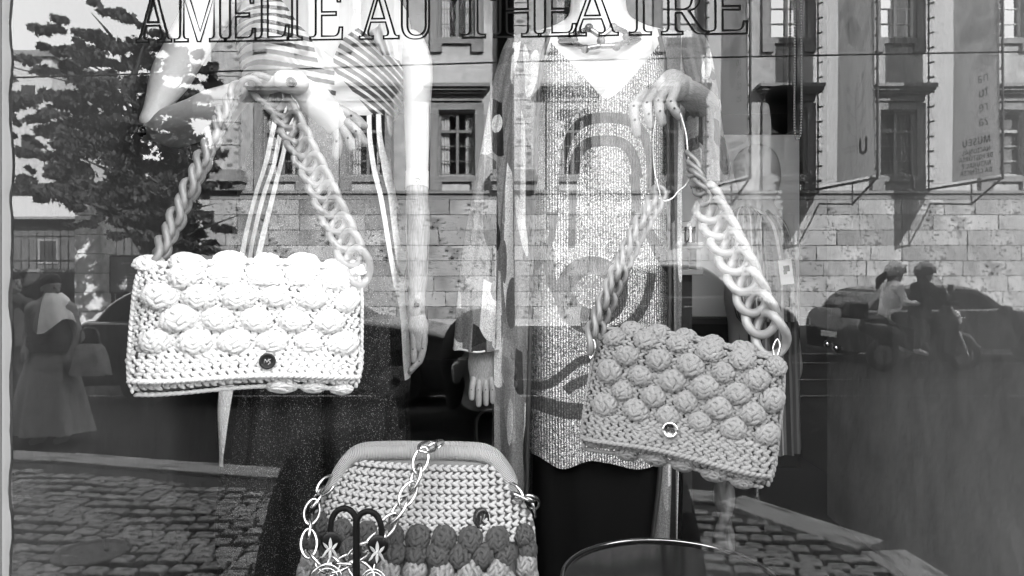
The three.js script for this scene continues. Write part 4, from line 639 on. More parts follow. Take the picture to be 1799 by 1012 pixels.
  // patchwork coat
  const mk = (seed, dens, w = 512, h = 1024) => canvasTex(w, h, (g) => {
    const r = rng(seed); g.fillStyle = css(.13); g.fillRect(0, 0, w, h);
    for (let i = 0; i < dens; i++) { const x = r() * w, y = r() * h, l = 60 + r() * 190, t = 20 + r() * 50; g.fillStyle = css([.012, .5, .42, .015, .2][Math.floor(r() * 5)]); g.beginPath(); g.moveTo(x, y); g.lineTo(x + t, y + l * .1); g.lineTo(x + t * 1.2, y + l); g.quadraticCurveTo(x + t * .2, y + l * 1.1, x - t * .3, y + l * .8); g.closePath(); g.fill(); }
    for (let i = 0; i < dens * .4; i++) { const x = r() * w, y = r() * h; g.fillStyle = css([.01, .4, .1][Math.floor(r() * 3)]); g.beginPath(); g.ellipse(x, y, 20 + r() * 50, 16 + r() * 30, r() * 3, 0, 7); g.fill(); }
  }, (d) => { const r = rng(seed + 1); for (let i = 0; i < d.length; i += 4) { const f = .6 + .8 * r(); for (let c = 0; c < 3; c++) d[i + c] = Math.min(255, d[i + c] * f); } });
  const cloth = (s, n) => G(1, .9, { map: mk(s, n), bumpMap: clone(T.fine, 3), bumpScale: .002 });
  const folds = (amp) => (a, y, sx, sz) => amp * Math.sin(sx * 9 + y * .006) + amp * .5 * Math.sin(sx * 21 - y * .01);
  const uvS = (l, w, t, h) => (u, v, p) => [(p.x / D * FPX + CX - l) / w, 1 - (HOR - (p.y - EYE) / D * FPX - t) / h];
  const coat = holder('coat', m); const cput = (o) => { o.position.sub(m.position); return o; };
  cput(part('sleeve', bodyLoft([[70, 896, 930, .03], [84, 884, 938, .055], [110, 874, 936, .07], [160, 862, 922, .07], [300, 838, 900, .07], [450, 815, 888, .075], [611, 798, 884, .08]], 1.46, { pow: 2.2, nu: 60, nv: 80, bump: folds(.004), uv: uvS(780, 180, 60, 580) }), cloth(21, 26), coat));
  cput(part('sleeve_hem', (() => { const q = []; for (let i = 0; i <= 40; i++) { const a = i / 40 * Math.PI * 2, p = P(841, 610 + 1.5 * Math.sin(a * 5), 1.46); p.x += Math.cos(a) * .0492; p.z += Math.sin(a) * .0805; q.push(p); } return sweep(q, .0022, 80, 6); })(), G(.5, .9), coat));
  const flap = (rows, d, zc, seed, n, l, w) => surf((u, v) => { const y = lerp(rows[0][0], rows[rows.length - 1][0], v), [a, b] = table(rows, y), px = lerp(a, b, u), p = P(px, y, d); p.z += zc * Math.sin(u * Math.PI * .5) + .008 * Math.sin(u * 9 + y * .004) * sm(80, 300, y); return p; }, 24, 80, false, uvS(l, w, 60, 1100));
  cput(part('front_panel', flap([[66, 892, 966], [110, 880, 952], [200, 874, 944], [340, 870, 938], [600, 868, 930], [860, 870, 924], [1012, 880, 926], [1150, 885, 928]], 1.42, .05, 0, 0, 860, 110), cloth(33, 40), coat));
  cput(part('front_panel', flap([[66, 1212, 1146], [110, 1206, 1156], [200, 1203, 1162], [340, 1198, 1164], [560, 1196, 1166], [820, 1193, 1150], [1012, 1190, 1128], [1150, 1190, 1124]], 1.42, .05, 0, 0, 1110, 110), cloth(47, 40), coat));
  for (const rows of [[[66, 966], [110, 952], [200, 944], [340, 938], [600, 930], [860, 924], [1012, 926], [1150, 928]], [[66, 1146], [110, 1156], [200, 1162], [340, 1164], [560, 1166], [820, 1150], [1012, 1128], [1150, 1124]]]) { const q = []; for (let y = 80; y <= 1150; y += 30) { const p = P(table(rows, y)[0], y, 1.42); p.z += .052; q.push(p); } cput(part('edge_binding', turned(sweep(q, .0045, 120, 8), new THREE.Matrix4()), G(.01, .6), coat)); }
  cput(part('coat_back', bodyLoft([[66, 910, 1200, .07], [90, 884, 1226, .1], [200, 872, 1205, .13], [600, 868, 1198, .15], [1150, 870, 1196, .16]], D, { arc: [.5, 1], nu: 40, nv: 50, bump: folds(.004) }), cloth(55, 40), coat));
  cput(part('sleeve', bodyLoft([[62, 1196, 1222, .03], [76, 1186, 1232, .055], [110, 1184, 1242, .065], [180, 1205, 1253, .06], [240, 1209, 1261, .065], [300, 1215, 1275, .07], [326, 1221, 1272, .068]], 1.44, { pow: 2.2, nu: 60, nv: 60, bump: folds(.004), uv: uvS(1175, 110, 50, 290) }), cloth(61, 16), coat));
  // hanging wooden hand below the left sleeve
  const h1 = put(part('hand', limb([[P(846, 606, 1.44), .024], [P(848, 640, 1.43), .029], [P(848, 668, 1.43), .025]], { n: 28, flat: .5 }), mWood, m));
  for (const [x, l, b] of [[829, 700, 688], [841, 712, 690], [854, 710, 690], [866, 706, 688]]) finger(h1, [P(x + (848 - x) * .2, 664, 1.425), P(x, 684, 1.42), P(x, l, 1.42)], .0066);
  // raised hand with four jointed fingers on the chest at the right
  put(part('forearm', limb([[P(1240, 190, 1.42), .03], [P(1222, 172, 1.36), .026], [P(1200, 158, 1.31), .022]], { n: 24 }), mWood, m));
  const h3 = put(part('hand', limb([[P(1204, 150, 1.31), .02], [P(1184, 150, 1.28), .029], [P(1166, 160, 1.26), .022]], { n: 28, flat: .7 }), mWood, m));
  for (const [a, b, c] of [[[1128, 172], [1113, 188], [1119, 236]], [[1148, 160], [1136, 182], [1144, 222]], [[1164, 158], [1156, 178], [1164, 216]], [[1182, 158], [1178, 180], [1192, 204]]]) finger(h3, [P(a[0] + 8, a[1] - 8, 1.26), P(b[0], b[1], 1.24), P((b[0] + c[0]) / 2 - 1, (b[1] + c[1]) / 2, 1.235), P(c[0], c[1], 1.24)], .0095);
  // necklace of glass rods and beads
  const nk = thing('necklace', 'chunky necklace of clear rods and round beads on the white neck', 'necklace', P(1055, 66, 1.36)); const rods = new THREE.CatmullRomCurve3([]);
  const rm = GP(.3, .12, { metalness: .8 }), bd = GP(.08, .12), o = nk.position, zz = (x) => 1.365 + .00012 * (x - 1055) ** 2 * .08;
  for (const [a, b] of [[[984, 74], [1006, 76]], [[984, 66], [1006, 66]], [[1010, 76], [1026, 85]], [[1031, 85], [1052, 81]], [[1010, 62], [1032, 51]], [[1038, 52], [1054, 63]], [[1058, 81], [1080, 80]], [[1086, 80], [1102, 72]], [[1058, 63], [1074, 51]], [[1080, 48], [1098, 56]], [[1104, 74], [1123, 70]], [[1104, 62], [1123, 60]]]) part('glass_rod', limb([[P(...a, zz(a[0])).sub(o), .0052], [P(...b, zz(b[0])).sub(o), .0052]], { n: 10, m: 4 }), rm, nk);
  for (const [x, y] of [[1008, 70], [1028, 86], [1035, 49], [1056, 72], [1083, 82], [1077, 48], [1101, 64]]) { const s = new THREE.IcosahedronGeometry(.0085, 1); const q = P(x, y, zz(x)).sub(o); s.translate(q.x, q.y, q.z); part('bead', s, bd, nk); }
}
// ---- mannequin in profile, deep in the shop
{
  const D = 2.75, m = thing('mannequin', 'pale bald mannequin in profile wearing striped jacket with a white tag', 'mannequin', V(X(1330, D), DECK, -D));
  const put = (o) => { o.position.sub(m.position); return o; };
  const c = P(1330, 305, D), r = .001 * 1, w = (x, y) => P(x, y, D);
  put(part('body', sdfBody([[w(1326, 292), w(1330, 290), .078, .078], [w(1336, 312), w(1340, 330), .06, .045], [w(1352, 300), w(1361, 317), .012, .014], [w(1350, 328), w(1354, 330), .014, .012], [w(1342, 338), w(1350, 342), .022, .016], [w(1322, 320), w(1322, 385), .05, .052], [w(1330, 400), w(1335, 520), .1, .12], [w(1335, 520), w(1345, 640), .12, .13]], .012, .04), mWhite, m));
  const st = canvasTex(512, 256, (g) => { g.fillStyle = css(.12); g.fillRect(0, 0, 512, 256); const r2 = rng(4); for (let i = 0; i < 34; i++) { g.fillStyle = css([.55, .05, .3, .02][i % 4]); g.fillRect(i * 15 + r2() * 5, 0, 3 + r2() * 6, 256); } });
  const jr = [[366, 1300, 1352, .06], [380, 1292, 1362, .1], [400, 1286, 1368, .17], [430, 1286, 1376, .19], [480, 1288, 1384, .2], [560, 1290, 1388, .2]];
  put(part('jacket', bodyLoft(jr, D, { nu: 60, nv: 40, bump: (a, y, sx) => .006 * Math.sin(sx * 10 + y * .03) }), G(1, .9, { map: st, bumpMap: T.fine, bumpScale: .003 }), m));
  put(part('jacket_sleeve', limb([[P(1308, 392, D - .2), .06], [P(1312, 470, D - .22), .062], [P(1320, 545, D - .24), .055]], { n: 24 }), G(1, .9, { map: st }), m));
  put(part('shirt_collar', limb([[P(1318, 372, D - .06), .018], [P(1345, 384, D - .08), .022], [P(1368, 402, D - .06), .014]], { n: 14 }), G(.7, .9), m));
  put(part('shirt_front', surf((u, v) => { const p = P(lerp(1356, 1374, v) + u * 14, lerp(392, 500, v), D - .12); return p; }, 4, 8), G(.6, .9), m));
  const tg = put(part('price_tag', rbox(.046, .086, .004, 0, 0, 0, .001), G(.85, .6), m)); tg.position.add(P(1381, 478, D - .22)); tg.rotation.z = .12; part('tag_print', [box(.02, .02, .002, .002, .012, .003), box(.012, .014, .002, -.004, .0, .003)], M.dark, tg);
  put(part('striped_skirt', bodyLoft([[556, 1292, 1388, .16], [660, 1294, 1389, .17], [780, 1298, 1390, .18]], D, { nu: 80, nv: 10, bump: (a, y, sx) => .012 * Math.sin(a * 16) }), G(1, .9, { map: st }), m)); part('stand_pole', cyl(.015, .015, .2, 0, .1, 0), M.chrome, m);
}
// ---------------------------------------------------------------- crocheted bags
const yarn = (v, o = {}) => G(v, .85, { bumpMap: T.ply, bumpScale: .0007, ...o });
const strand = (() => { const g = new THREE.SphereGeometry(1, 10, 10); g.rotateZ(Math.PI / 2); g.scale(.66, .3, .3); return g; })();
// a bobble: a round core wrapped in short plump strands that lie like worked stitches
function bobbleGeo(seed) {
  const r = rng(seed), gs = [], core = new THREE.SphereGeometry(.86, 20, 14); gs.push(core);
  const sg = new THREE.SphereGeometry(1, 9, 8); sg.rotateZ(Math.PI / 2);
  for (const [lat, n, off] of [[-1.12, 4, .2], [-.68, 6, 0], [-.24, 7, .5], [.2, 7, .1], [.64, 6, .6], [1.1, 4, .3]]) for (let i = 0; i < n; i++) {
    const lon = ((i + .5 + off * .6) / n - .5) * 3.5 + (r() - .5) * .2, la = lat + (r() - .5) * .14, nn = V(Math.cos(la) * Math.sin(lon), Math.sin(la), Math.cos(la) * Math.cos(lon));
    const tx = V().crossVectors(V(0, 1, 0), nn).normalize(), ty = V().crossVectors(nn, tx), a = (i % 2 ? 1 : -1) * (.75 + r() * .35) + (r() - .5) * .3, ux = tx.multiplyScalar(Math.cos(a)).addScaledVector(ty, Math.sin(a)), l = .36 + r() * .1, w = .18 + r() * .05;
    gs.push(turned(sg, basis(nn.clone().multiplyScalar(.86 + r() * .05), ux.clone().multiplyScalar(l), V().crossVectors(nn, ux).multiplyScalar(w), nn.clone().multiplyScalar(w * .9))));
  }
  return merge(gs);
}
const BOB = [1, 2, 3, 4, 5].map((s) => bobbleGeo(s * 13));
// a flat chain link with the half twist of a curb chain
function linkGeo(a, b, r, tw) { const q = []; for (let i = 0; i < 20; i++) { const t = i / 20 * Math.PI * 2; q.push(V(b * Math.sin(t), a * Math.cos(t) * (1 + .08 * Math.cos(2 * t)), tw * Math.sin(2 * t))); } return sweep(q, r, 44, 10, true); }
// hang links along a curve: roll(i) turns each link about the chain's own direction
function chain(parent, pts, geo, pitch, m, roll, facing = V(0, 0, 1), spin = 0, name = 'link') {
  const c = new THREE.CatmullRomCurve3(pts, false, 'centripetal'), L = c.getLength(), n = Math.max(2, Math.round(L / pitch)), out = [];
  for (let i = 0; i < n; i++) { const p = c.getPointAt((i + .5) / n), y = c.getTangentAt((i + .5) / n), x = V().crossVectors(y, facing).normalize(), z = V().crossVectors(x, y).normalize(); const k = part(name, geo, m, parent); const mt = basis(p, x, y, z); mt.multiply(new THREE.Matrix4().makeRotationY(roll(i))).multiply(new THREE.Matrix4().makeRotationZ(spin)); k.applyMatrix4(mt); out.push(k); }
  return out;
}
function flapBag(o) {
  const { w, h, d, col, lip, rows, pitch, bobR } = o, b = thing('crochet_bag', o.label, 'handbag', o.at, undefined); b.rotation.set(o.rx ?? 0, o.ry, o.rz, 'ZYX');
  const half = (y) => w / 2 * lerp(1, o.taper ?? 1, (y / h + .5)) * (1 - .07 * Math.abs(2 * y / h) ** 7 + .012 * (1 - (2 * y / h) ** 2));
  const Z = (x, y, e = 1) => { const q = Math.max(0, 1 - Math.abs(x / half(y)) ** 5), t = Math.max(0, 1 - Math.abs(2 * y / h) ** 11); return d / 2 * e * Math.sqrt(q * t); };
  const skew = (x, y) => y + (o.skew ?? 0) * x + .006 * Math.sin(x / w * 5 + (o.wob ?? 0)) * Math.abs(y * 2 / h);
  const SP = (x, y, e = 1) => V(x, skew(x, y), Z(x, y, e));
  const NR = (x, y) => { const s = .002, a = SP(x + s, y).sub(SP(x - s, y)), c = SP(x, y + s).sub(SP(x, y - s)); return V().crossVectors(a, c).normalize(); };
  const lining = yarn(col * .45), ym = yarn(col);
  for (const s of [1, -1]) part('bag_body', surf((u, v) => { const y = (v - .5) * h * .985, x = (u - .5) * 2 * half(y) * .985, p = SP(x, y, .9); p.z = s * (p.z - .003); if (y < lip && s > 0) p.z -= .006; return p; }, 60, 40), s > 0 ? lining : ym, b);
  // rows of stitches, each a V of two strands
  const st = [], cw = pitch * 1.05, r = rng(o.seed);
  const add = (x, y, lift, sc, vert) => {
    const n = NR(clamp(x, -half(y) * .97, half(y) * .97), clamp(y, -h * .485, h * .485)), p = SP(x, y).addScaledVector(n, lift), tx = V().crossVectors(V(0, 1, 0), n).normalize(), ty = V().crossVectors(n, tx);
    for (const s of [-1, 1]) { const a = vert ? Math.PI / 2 + s * .5 : s * .62 + (r() - .5) * .6, ux = tx.clone().multiplyScalar(Math.cos(a)).addScaledVector(ty, Math.sin(a)), uy = V().crossVectors(n, ux); st.push(basis(p.clone().addScaledVector(ty, vert ? 0 : 0).addScaledVector(tx, vert ? s * sc * .27 : s * sc * .05).addScaledVector(ty, vert ? 0 : s * sc * .14), ux, uy, n, sc * (.88 + r() * .3))); }
  };
  for (let y = h / 2 - pitch * .35, k = 0; y > -h / 2 + pitch * .3; y -= pitch * .86, k++) { const under = y < lip; const band = y < lip + o.band && !under; for (let x = -half(y) + cw * .5 + (k % 2) * cw * .35; x < half(y) - cw * .3; x += cw * (band ? 1.15 : 1)) add(x + (r() - .5) * .001, y, (under ? -.0015 : band ? .003 : .0008) + (r() - .5) * .0012, (band ? 1.25 : 1.02) * pitch, false); }
  // plaited edge down both sides and along the lip
  for (const s of [-1, 1]) for (let y = -h * .46; y < h * .47; y += pitch * .75) { st.push(...[-1, 1].map((q) => { const n = V(s * .9, 0, .45).normalize(), p = SP(s * half(y) * .985, y).addScaledVector(n, .0015); p.z += .002 + (q + 1) * .002; const a = Math.PI / 2 + q * .55, ty = V(0, 1, 0), tx = V().crossVectors(ty, n).normalize(), ux = tx.clone().multiplyScalar(Math.cos(a)).addScaledVector(ty, Math.sin(a)); return basis(p, ux, V().crossVectors(n, ux), n, pitch * .95); })); }
  for (const [yy, lift] of [[lip, .004], [-h * .492, -.002], [h * .492, -.002]]) for (let x = -half(yy) * .97; x < half(yy) * .97; x += pitch * .8) { const y = clamp(yy, -h * .485, h * .485), n = yy === lip ? V(0, -.4, .9).normalize() : V(0, Math.sign(yy) * .8, .6).normalize(), p = SP(x, y).addScaledVector(n, lift + .002); if (yy !== lip) p.y += Math.sign(yy) * .003; const a = .45, tx = V(1, 0, 0), ty = V().crossVectors(n, tx), ux = tx.clone().multiplyScalar(Math.cos(a)).addScaledVector(ty, Math.sin(a)); st.push(basis(p, ux, V().crossVectors(n, ux), n, pitch * 1.15)); }
  stuff('stitches', strand, ym, st, b);
  const bm = yarn(col, { bumpScale: .0008 });
  for (const [yf, xs] of rows) for (const xf of xs) {
    const y = yf * h, x = xf * w, big = bobR * (.86 + r() * .28), g = BOB[Math.floor(r() * 5)], n = yf > .47 ? V(0, .8, .5).normalize() : yf < -.47 ? V(0, -.85, .3).normalize() : NR(x, y), p = SP(clamp(x, -half(y) * .99, half(y) * .99), clamp(y, -h * .49, h * .49)).addScaledVector(n, big * .12);
    const k = part('bobble', g, bm, b), tx = V().crossVectors(V(0, 1, .01), n).normalize(), ty = V().crossVectors(n, tx); k.applyMatrix4(basis(p, tx.multiplyScalar(big * (1.02 + r() * .12) * (o.wide ?? 1)), ty.multiplyScalar(big * .96), n.clone().multiplyScalar(big * .64))); k.rotateZ((r() - .5) * .7);
  }
  // round metal badge
  const bp = SP(o.badge[0] * w, o.badge[1] * h), bg = holder('badge', b); bg.position.copy(bp).add(V(0, 0, .009)); bg.scale.setScalar(o.badge[2]);
  part('badge_disc', turned(new THREE.LatheGeometry([[.0001, .0012], [.0072, .0012], [.0078, .0022], [.0096, .0022], [.0104, .001], [.0104, -.003]].map((a) => new THREE.Vector2(...a)), 36), new THREE.Matrix4().makeRotationX(Math.PI / 2)), o.badgeMat, bg);
  part('badge_monogram', [sweep([V(-.004, -.003, .002), V(-.003, .003, .002), V(-.0005, -.001, .002), V(.001, .004, .002)], .0006, 16, 6), sweep([V(.001, -.004, .002), V(.0035, -.001, .002), V(.001, .001, .002), V(.004, .003, .002)], .0006, 16, 6)], o.monoMat, bg);
  return { b, SP: (x, y) => b.localToWorld(SP(x, y)) };
}
const acrylic = G(.2, .3), acrylicDark = G(.12, .3), acrylicPale = G(.19, .35);
{ // white bag
  const at = P(443, 573, .97);
  const R5 = (o) => [0, 1, 2, 3, 4, 5].map((i) => -.36 + o + i * .158).filter((x) => x < .47);
  const wb = flapBag({ label: 'white bobble crochet flap bag with dark round badge', at, w: .288, h: .164, d: .07, col: .62, lip: -.062, band: .032, pitch: .0088, bobR: .0156, ry: .34, rz: -.045, rx: 0, skew: 0, taper: .96, seed: 3, wob: 1, wide: 1.14,
    rows: [[.5, [-.44, -.28, -.11, .05, .21, .36, .46]], [.4, R5(.06).map((x) => x + .02)], [.235, R5(-.02)], [.065, R5(.06)], [-.11, R5(-.03)], [-.515, [.14, .28, .41]]], badge: [.07, -.27, 1.0], badgeMat: G(.02, .3, { metalness: .6 }), monoMat: M.steel });
  const b = wb.b, inv = (p) => b.worldToLocal(p); b.updateMatrixWorld(true);
  const strap = holder('chain_strap', b), fl = V(0, 0, 1);
  chain(strap, [P(272, 452, .93), P(287, 430, .95), P(318, 365, .98), P(348, 300, 1.0), P(376, 235, 1.04), P(398, 190, 1.07), P(418, 162, 1.08), P(440, 148, 1.075)].map(inv), linkGeo(.0215, .0135, .0048, .006), .0225, acrylic, (i) => .95 + (i % 2) * .25, V(.3, 0, 1));
  chain(strap, [P(452, 150, 1.09), P(480, 170, 1.1), P(507, 212, 1.08), P(530, 260, 1.06), P(556, 312, 1.04), P(578, 360, 1.02), P(600, 408, 1.01), P(622, 455, 1.0), P(636, 484, 1.0)].map(inv), linkGeo(.0235, .0165, .0052, .008), .0275, acrylicPale, (i) => .16 + (i % 2) * .08, V(.1, 0, 1), -.32);
}
{ // grey bag
  const at = P(1197, 706, .97);
  const R5 = (o) => [0, 1, 2, 3, 4, 5].map((i) => -.4 + o + i * .163).filter((x) => x < .47 && x > -.46);
  const gb = flapBag({ label: 'mid grey bobble crochet flap bag with bright round badge', at, w: .25, h: .165, d: .066, col: .17, lip: -.064, band: .036, pitch: .0082, bobR: .0145, ry: -.28, rz: -.135, rx: 0, taper: .965, seed: 8, wob: 2, skew: 0,
    rows: [[.51, [-.3, -.16, -.02, .12, .27]], [.43, R5(.02)], [.3, R5(.1)], [.165, R5(.02)], [.03, R5(.1)], [-.105, R5(.02)], [-.52, [-.24, -.09, .05, .21, .35]]], badge: [-.03, -.21, 1.0], badgeMat: M.chrome, monoMat: M.dark });
  const b = gb.b, inv = (p) => b.worldToLocal(p); b.updateMatrixWorld(true);
  const strap = holder('chain_strap', b);
  chain(strap, [P(1040, 605, .98), P(1050, 570, .99), P(1072, 515, 1.0), P(1098, 455, 1.02), P(1122, 405, 1.03), P(1143, 368, 1.05), P(1158, 340, 1.07)].map(inv), linkGeo(.0215, .012, .0042, .006), .0215, acrylicDark, (i) => 1.15 + (i % 2) * .2, V(-.2, 0, 1));
  chain(strap, [P(1212, 280, 1.08), P(1222, 310, 1.06), P(1238, 345, 1.04)].map(inv), linkGeo(.0205, .011, .0038, .006), .0185, acrylicDark, (i) => 1.0 + (i % 2) * .2);
  chain(strap, [P(1238, 345, 1.04), P(1262, 390, 1.01), P(1286, 440, .98), P(1310, 490, .96), P(1332, 540, .95), P(1355, 590, .945), P(1362, 606, .945)].map(inv), linkGeo(.0262, .0192, .006, .009), .0292, acrylicPale, (i) => .14 + (i % 2) * .08, V(-.15, 0, 1), -.32);
  part('strap_clip', turned(sweep([V(0, .012, 0), V(.004, 0, 0), V(0, -.014, 0), V(-.004, 0, 0)], .0014, 24, 8, true), new THREE.Matrix4().setPosition(inv(P(1040, 612, .975)))), M.chrome, b); part('strap_clip', turned(sweep([V(0, .012, 0), V(.004, 0, 0), V(0, -.014, 0), V(-.004, 0, 0)], .0014, 24, 8, true), new THREE.Matrix4().setPosition(inv(P(1364, 612, .94)))), M.chrome, b);
  const cord = thing('tied_string', 'pale thin cord tied between the two ends of the grey strap', 'cord', V(0, 0, 0));
  part('cord', sweep([P(1160, 342, 1.065), P(1158, 348, 1.06), P(1166, 353, 1.06), P(1180, 349, 1.06), P(1192, 336, 1.07), P(1204, 326, 1.075), P(1212, 312, 1.08), P(1213, 292, 1.085), P(1210, 281, 1.085), P(1206, 240, 1.12), P(1196, 200, 1.2)], .0011, 90, 6), G(.6, .7), cord);
  part('cord', sweep([P(1160, 342, 1.065), P(1150, 300, 1.08), P(1148, 240, 1.15), P(1152, 210, 1.21)], .0007, 40, 6), G(.5, .7), cord);
}
{ // frame bag with padded roll top, dark and light bobble rows
  const D = 1.02, o = P(745, 900, D), b = thing('crochet_bag', 'frame clutch with pale ribbed top, dark bobble rows and metal chain', 'handbag', o);
  const X1 = (px) => (px - 745) / FPX * D, Y1 = (py) => (900 - py) / FPX * D;
  // outline [y, left, right, halfDepth]
  const rows = [[800, 622, 868, .018], [812, 608, 882, .03], [830, 596, 893, .038], [850, 584, 905, .046], [875, 566, 922, .055], [900, 556, 936, .062], [930, 546, 942, .068], [960, 540, 944, .072], [1000, 536, 946, .075], [1060, 540, 944, .07], [1090, 556, 930, .05], [1100, 580, 905, .02]];
  const SPt = (t, y) => { const [l, r, z] = table(rows, y), c = (l + r) / 2; return V(X1(c + (r - l) / 2 * t), Y1(y), z * Math.sqrt(Math.max(0, 1 - Math.abs(t) ** 3.2))); };
  const NRt = (t, y) => { const s = .01; return V().crossVectors(SPt(Math.min(.999, t + s), y).sub(SPt(t - s, y)), SPt(t, y - 1).sub(SPt(t, y + 1))).normalize(); };
  const pale = yarn(.28), dark = yarn(.045, { bumpScale: .0008 }), glit = GP(.17, .45, { bumpMap: T.ply, bumpScale: .0012, metalness: .25 }), mid = yarn(.15, { bumpScale: .0008 });
  for (const s of [1, -1]) part('bag_body', surf((u, v) => { const p = SPt((u - .5) * 1.98, lerp(800, 1100, v)); p.z = s * Math.max(0, p.z - .004); return p; }, 60, 50), yarn(.12), b);
  const st = [], r = rng(12), px = D / FPX;
  for (let y = 812, k = 0; y < 922; y += 10.6, k++) { const [l, rr2] = table(rows, y), n = Math.round((rr2 - l) / 12.2); for (let i = 0; i < n; i++) { const t = ((i + .5 + (k % 2) * .4) / n - .5) * 1.99; if (Math.abs(t) > .985) continue; const yy = y + 5 * t + 5 * (1 - t * t) * ((y - 812) / 110), N = NRt(t, yy), p = SPt(t, yy).addScaledVector(N, .001), tx = V().crossVectors(V(0, 1, 0), N).normalize(), ty = V().crossVectors(N, tx); for (const s of [-1, 1]) { const a = s * .55 + .1, ux = tx.clone().multiplyScalar(Math.cos(a)).addScaledVector(ty, Math.sin(a)); st.push(basis(p.clone().addScaledVector(ty, s * .0012).addScaledVector(tx, s * .0008), ux, V().crossVectors(N, ux), N, .0093 * (.94 + r() * .14))); } } }
  stuff('stitches', strand, pale, st, b);
  // padded roll along the frame, wound with yarn
  const path = [[584, 862], [592, 846], [604, 822], [618, 804], [636, 795], [680, 792], [745, 792], [810, 793], [848, 796], [866, 804], [882, 822], [893, 840], [899, 856]].map(([x, y]) => V(X1(x), Y1(y), .012));
  const wind = tex(128, (x, y) => .5 + .5 * Math.sin(x * Math.PI * 2 * 16) * (.7 + .3 * vnoise(x * 40, y * 6, 0, 3))); wind.repeat.set(9, 1);
  part('roll_top', sweep(path, .0105, 160, 20), G(.4, .8, { bumpMap: wind, bumpScale: .004 }), b); part('roll_top', sweep(path.map((p) => p.clone().add(V(0, .002, -.022))), .0095, 120, 16), G(.4, .8, { bumpMap: wind, bumpScale: .004 }), b);
  const rowsB = [[912, dark, 0, 41], [936, dark, .5, 41], [962, glit, 0, 43], [984, glit, .5, 42], [1006, mid, 0, 42], [1030, mid, .5, 42], [1056, mid, 0, 42], [1080, mid, .5, 42]];
  for (const [y, m, off, sp] of rowsB) { const [l, rr2] = table(rows, y); const nb = Math.round((rr2 - l) / sp) + (off ? 1 : 0); for (let i = 0; i < nb; i++) { const c = (l + rr2) / 2, t = ((i + .5) / nb - .5) * 2 * .985, yy = y + (y < 960 ? 9 * t : 5 * t) + 3; const N = NRt(t, yy), k = part('bobble', BOB[Math.floor(r() * 5)], m, b), tx = V().crossVectors(V(0, 1, 0), N).normalize(), ty = V().crossVectors(N, tx), q = .0152 * (.92 + r() * .14); k.applyMatrix4(basis(SPt(t, yy).addScaledVector(N, .003), tx.multiplyScalar(q), ty.multiplyScalar(q * 1.08), N.clone().multiplyScalar(q * .85))); k.rotateZ((r() - .5) * .5); } }
  const bd = holder('badge', b), bp = SPt((852 - 745) / 190, 887); bd.position.copy(bp).add(V(0, 0, .004)); bd.rotation.y = .5; bd.scale.set(1.15, 1.5, 1.4);
  part('badge_disc', turned(new THREE.LatheGeometry([[.0001, .001], [.006, .001], [.007, .0022], [.0085, .0022], [.0092, .001], [.0092, -.003]].map((a) => new THREE.Vector2(...a)), 32), new THREE.Matrix4().makeRotationX(Math.PI / 2)), G(.05, .2, { metalness: .8 }), bd); part('badge_monogram', sweep([V(-.003, -.003, .002), V(-.002, .003, .002), V(.0005, -.002, .002), V(.003, .004, .002)], .0006, 16, 6), M.steel, bd);
  // metal chain draped over the front
  const silver = G(.5, .2, { metalness: 1 }), lg = linkGeo(.0165, .0098, .0021, 0), ch = holder('chain_strap', b), lo = (p) => p.sub(o);
  chain(ch, [[772, 782, 1.0], [748, 788, .965], [740, 806, .955], [728, 845, .945], [712, 876, .935], [694, 905, .925], [668, 940, .915], [640, 965, .905], [610, 985, .9], [582, 1000, .895], [556, 1010, .89]].map((q) => lo(P(...q))), lg, .0225, silver, (i) => (i % 2) * 1.35 - .35);
  chain(ch, [[584, 843, 1.0], [566, 860, .985], [552, 885, .965], [546, 910, .95], [543, 940, .93], [544, 965, .92], [556, 985, .91], [580, 992, .9], [615, 994, .895], [648, 1012, .89]].map((q) => lo(P(...q))), lg, .0225, silver, (i) => (i % 2) * 1.35 - .3);
  chain(ch, [[893, 858, 1.0], [912, 870, .99], [932, 880, 1.0], [938, 900, 1.02]].map((q) => lo(P(...q))), lg, .02, silver, (i) => (i % 2) * 1.2 + .2);
}
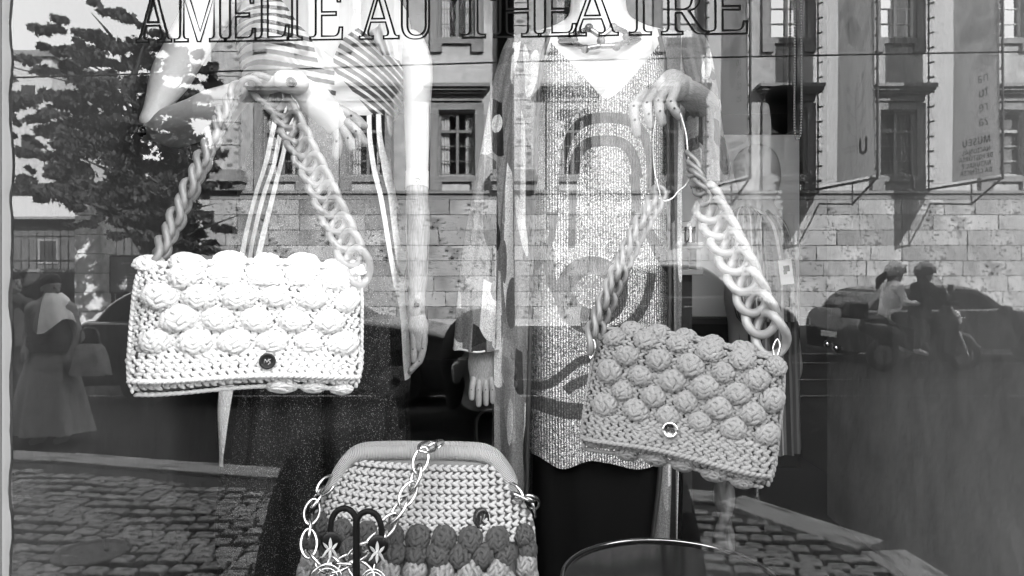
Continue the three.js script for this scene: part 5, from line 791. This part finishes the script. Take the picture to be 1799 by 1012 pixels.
// ---------------------------------------------------------------- small stands in front
{
  const D = .88, o = P(626, 1012, D), e = thing('earring_stand', 'black double arched earring stand before the frame clutch', 'stand', V(o.x, DECK, -D)), lo = (px, py) => P(px, py, D).sub(e.position);
  const mt = G(.003, .6, { specularIntensity: .2 });
  part('stem', sweep([V(0, 0, 0), lo(626, 1000), lo(626, 918)], .0042, 12, 14), mt, e);
  part('arch', sweep([lo(626, 922), lo(624, 908), lo(616, 897), lo(604, 893), lo(592, 898), lo(584, 910), lo(581, 926), lo(581, 944)], .0036, 50, 12), mt, e);
  part('arch', sweep([lo(626, 922), lo(629, 910), lo(637, 901), lo(648, 898), lo(659, 903), lo(667, 915), lo(670, 930), lo(670, 950)], .0036, 50, 12), mt, e);
  part('stand_foot', cyl(.05, .045, .012, 0, .006, 0, 40), mt, e);
  for (const [px, py, l] of [[582, 952, 'round black earring with pale leaf cluster on the left arch'], [664, 958, 'round black earring with pale leaf cluster on the right arch']]) {
    const r = thing('earring', l, 'earring', P(px, py, D - .012), 'pair of earrings on the stand'); const dsc = new THREE.SphereGeometry(.0112, 28, 18); dsc.scale(1.1, 1.1, .3); part('earring_disc', dsc, GP(.003, .3, { specularIntensity: .3 }), r);
    const lg = (w, h) => { const s = new THREE.Shape(); s.moveTo(0, -h); s.quadraticCurveTo(w, -h * .2, 0, h); s.quadraticCurveTo(-w, -h * .2, 0, -h); return new THREE.ExtrudeGeometry(s, { depth: .0007, bevelEnabled: true, bevelSize: .0003, bevelThickness: .0004, bevelSegments: 1, curveSegments: 6 }); }, leafM = [G(.75, .3, { metalness: .7 }), G(.35, .35, { metalness: .6 })];
    [[0, .004, 0, 1.15], [-.0045, .001, .7, .9], [.0045, .001, -.7, .9], [-.003, -.004, 2.3, .9], [.0035, -.0045, -2.4, .9], [0, -.0085, 3.1, 1], [-.006, -.0085, 2.4, .7], [.006, -.009, -2.5, .7]].forEach(([x, y, a, k], i) => { const f = part('leaf', lg(.003, .0058), leafM[i % 3 === 1 ? 1 : 0], r); f.position.set(x * 1.15, y - .0045, .004 + i * .0004); f.rotation.z = a; f.scale.setScalar(k); });
  }
  const hp = thing('hoop_earring', 'thin bright hoop earring low on the right of the stand', 'earring', P(656, 1022, D - .02)); part('hoop', [new THREE.TorusGeometry(.0145, .0007, 8, 60), new THREE.TorusGeometry(.011, .0006, 8, 60)], M.chrome, hp); part('ear_hook', sweep([V(0, .0145, 0), V(.001, .02, -.004), V(0, .018, -.012)], .0005, 12, 6), M.chrome, hp);
  const hq = thing('hoop_earring', 'thin bright hoop earring low on the left of the stand', 'earring', P(575, 1018, D - .02)); part('hoop', [new THREE.TorusGeometry(.0175, .0007, 8, 60), new THREE.TorusGeometry(.013, .0006, 8, 60)], M.chrome, hq); part('ear_hook', sweep([V(0, .0175, 0), V(.001, .023, -.004), V(0, .021, -.012)], .0005, 12, 6), M.chrome, hq);
  // pedestal under the frame clutch
  const pd = thing('display_pedestal', 'dark pedestal carrying the frame clutch', 'pedestal', V(X(745, 1.02), DECK, -1.02)); part('column', rbox(.3, Y(1100, 1.02) - DECK - .02, .16, 0, (Y(1100, 1.02) - DECK - .02) / 2, 0, .006), G(.01, .5), pd); part('top_board', rbox(.34, .02, .2, 0, Y(1100, 1.02) - DECK - .01, 0, .004), G(.01, .4), pd);
  const tb = thing('round_table', 'small round black table with a shining rim', 'table', V(X(1178, .971), DECK, -.971)), ht = 1.1 - DECK;
  part('tabletop', new THREE.LatheGeometry([[.0001, ht - .004], [.138, ht - .004], [.14, ht - .001]].map((a) => new THREE.Vector2(...a)), 90), GP(.006, .12), tb); part('rim', (() => { const t = new THREE.TorusGeometry(.143, .0032, 10, 120); t.rotateX(Math.PI / 2); t.translate(0, ht - .002, 0); return t; })(), G(.3, .15, { metalness: 1 }), tb);
  part('pedestal', new THREE.LatheGeometry([[.11, 0], [.11, .012], [.02, .03], [.014, .1], [.014, ht - .05], [.05, ht - .012], [.13, ht - .01]].map((a) => new THREE.Vector2(...a)), 48), M.black, tb);
}
scene.traverse((o) => { if (o.isMesh) o.castShadow = o.receiveShadow = true; });
renderer.render(scene, camera);
